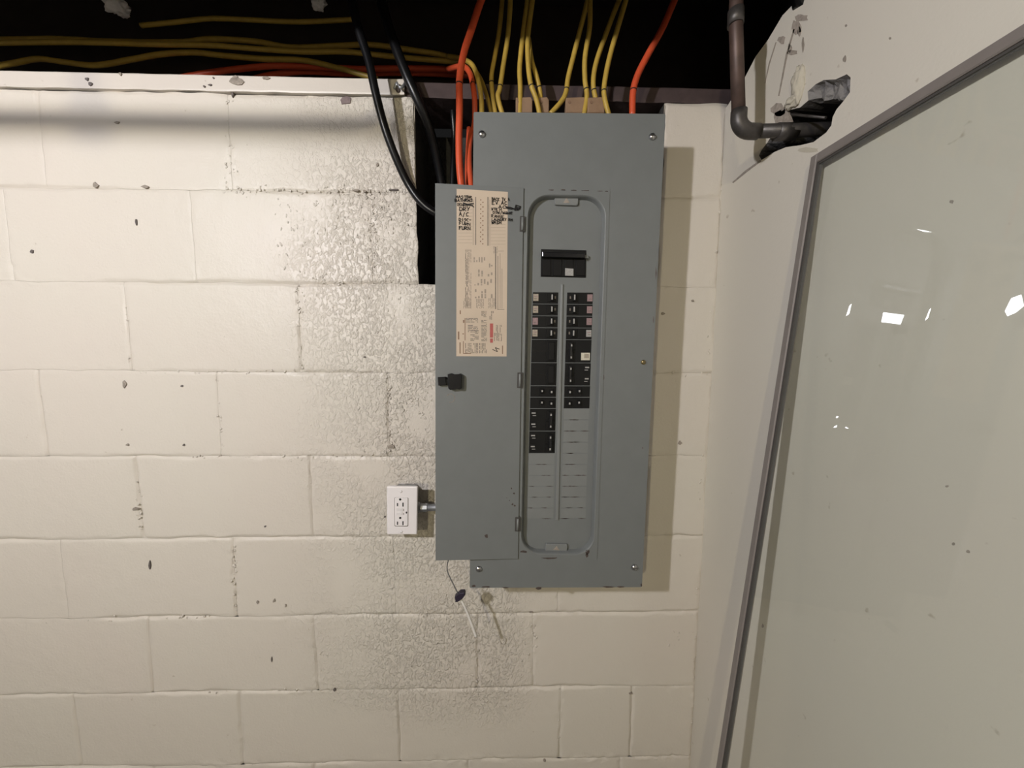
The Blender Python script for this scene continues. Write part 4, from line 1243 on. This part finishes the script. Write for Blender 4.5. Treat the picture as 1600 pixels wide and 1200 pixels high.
for pts in ([(1380,488),(1413,492),(1407,507),(1377,503)], [(1327,478),(1331,474),(1327,490),(1322,494)], [(1452,484),(1455,481),(1450,497),(1445,501)], [(1432,358),(1445,360),(1457,363),(1444,362)], [(1304,666),(1308,664),(1307,668),(1302,668)], [(1307,650),(1310,650),(1309,653),(1306,653)], [(1322,667),(1326,669),(1324,670),(1320,668)],
            [(1580,466),(1596,460),(1600,478),(1588,488),(1574,494),(1570,486)]):
    glint('glint_bit', pts, M['glint'])

# ================================================================== scraps in the dark above the sill
for (px, py, a, b, c_, sd, lb) in ((182, 8, .022, .02, .018, 1.0, 'ragged white scrap of foam high above the sill at the left'), (498, 4, .014, .012, .014, 4.0, 'small white scrap of foam above the sill left of the black cables')):
    p = at(px, py, -.03)
    o = lump('foam_scrap', p, a, b, c_, M['foam'], None, sd, .5)
    finish(o, lb, 'foam', 'foam scraps above the sill')

# ================================================================== main bulb, plus an added fill bulb and conduit out of view
def lamp(p, power, label, color=None):
    t = thing('ceiling_lamp', Vector((p.x, p.y, Z_J)), label, 'lamp', 'bare bulb lampholders')
    lathe('lampholder', [(0.055, 0), (.055, -.012), (.045, -.02), (.028, -.030), (.024, -.050), (.021, -.055)], Vector((p.x, p.y, Z_J - .0005)), (0, 0, 1), M['porcelain'], t, 20)
    prof = [(0.0, -.034), (.016, -.030), (.027, -.018), (.031, 0), (.028, .014), (.02, .032), (.015, .05), (.014, .062), (.013, .066)]
    lathe('bulb', prof, p, (0, 0, 1), bulb_mat('bulb_glow', power, color), t, 16)
lamp(BULB, BULB_POWER, 'bare bulb lampholder nearest the panel, just behind the viewer')
for fb, l in zip(FILL_BULBS, ('added bare fill bulb towards the rear wall, unseen',)):
    lamp(fb, FILL_POWER, l, FILL_COLOR)
cz = EYE + 0.500  # conduit added out of view to cast the dark band under the sill
cp_ = thing('shadow_conduit', Vector((-1.2, -.6, cz)), 'unseen steel conduit added to shade a band under the sill', 'conduit')
tube('shadow_conduit_run', [Vector((X_L, -.6, cz)), Vector((-.50, -.6, cz))], 0.0125, M['dull_steel'], cp_, 14)
tube('shadow_conduit_elbow', [Vector((-.50, -.6, cz)), Vector((-.47, -.6, cz + .005)), Vector((-.445, -.6, cz + .025)), Vector((-.44, -.6, cz + .055)), Vector((-.44, -.6, Z_J + .2))], 0.0125, M['dull_steel'], cp_, 14)
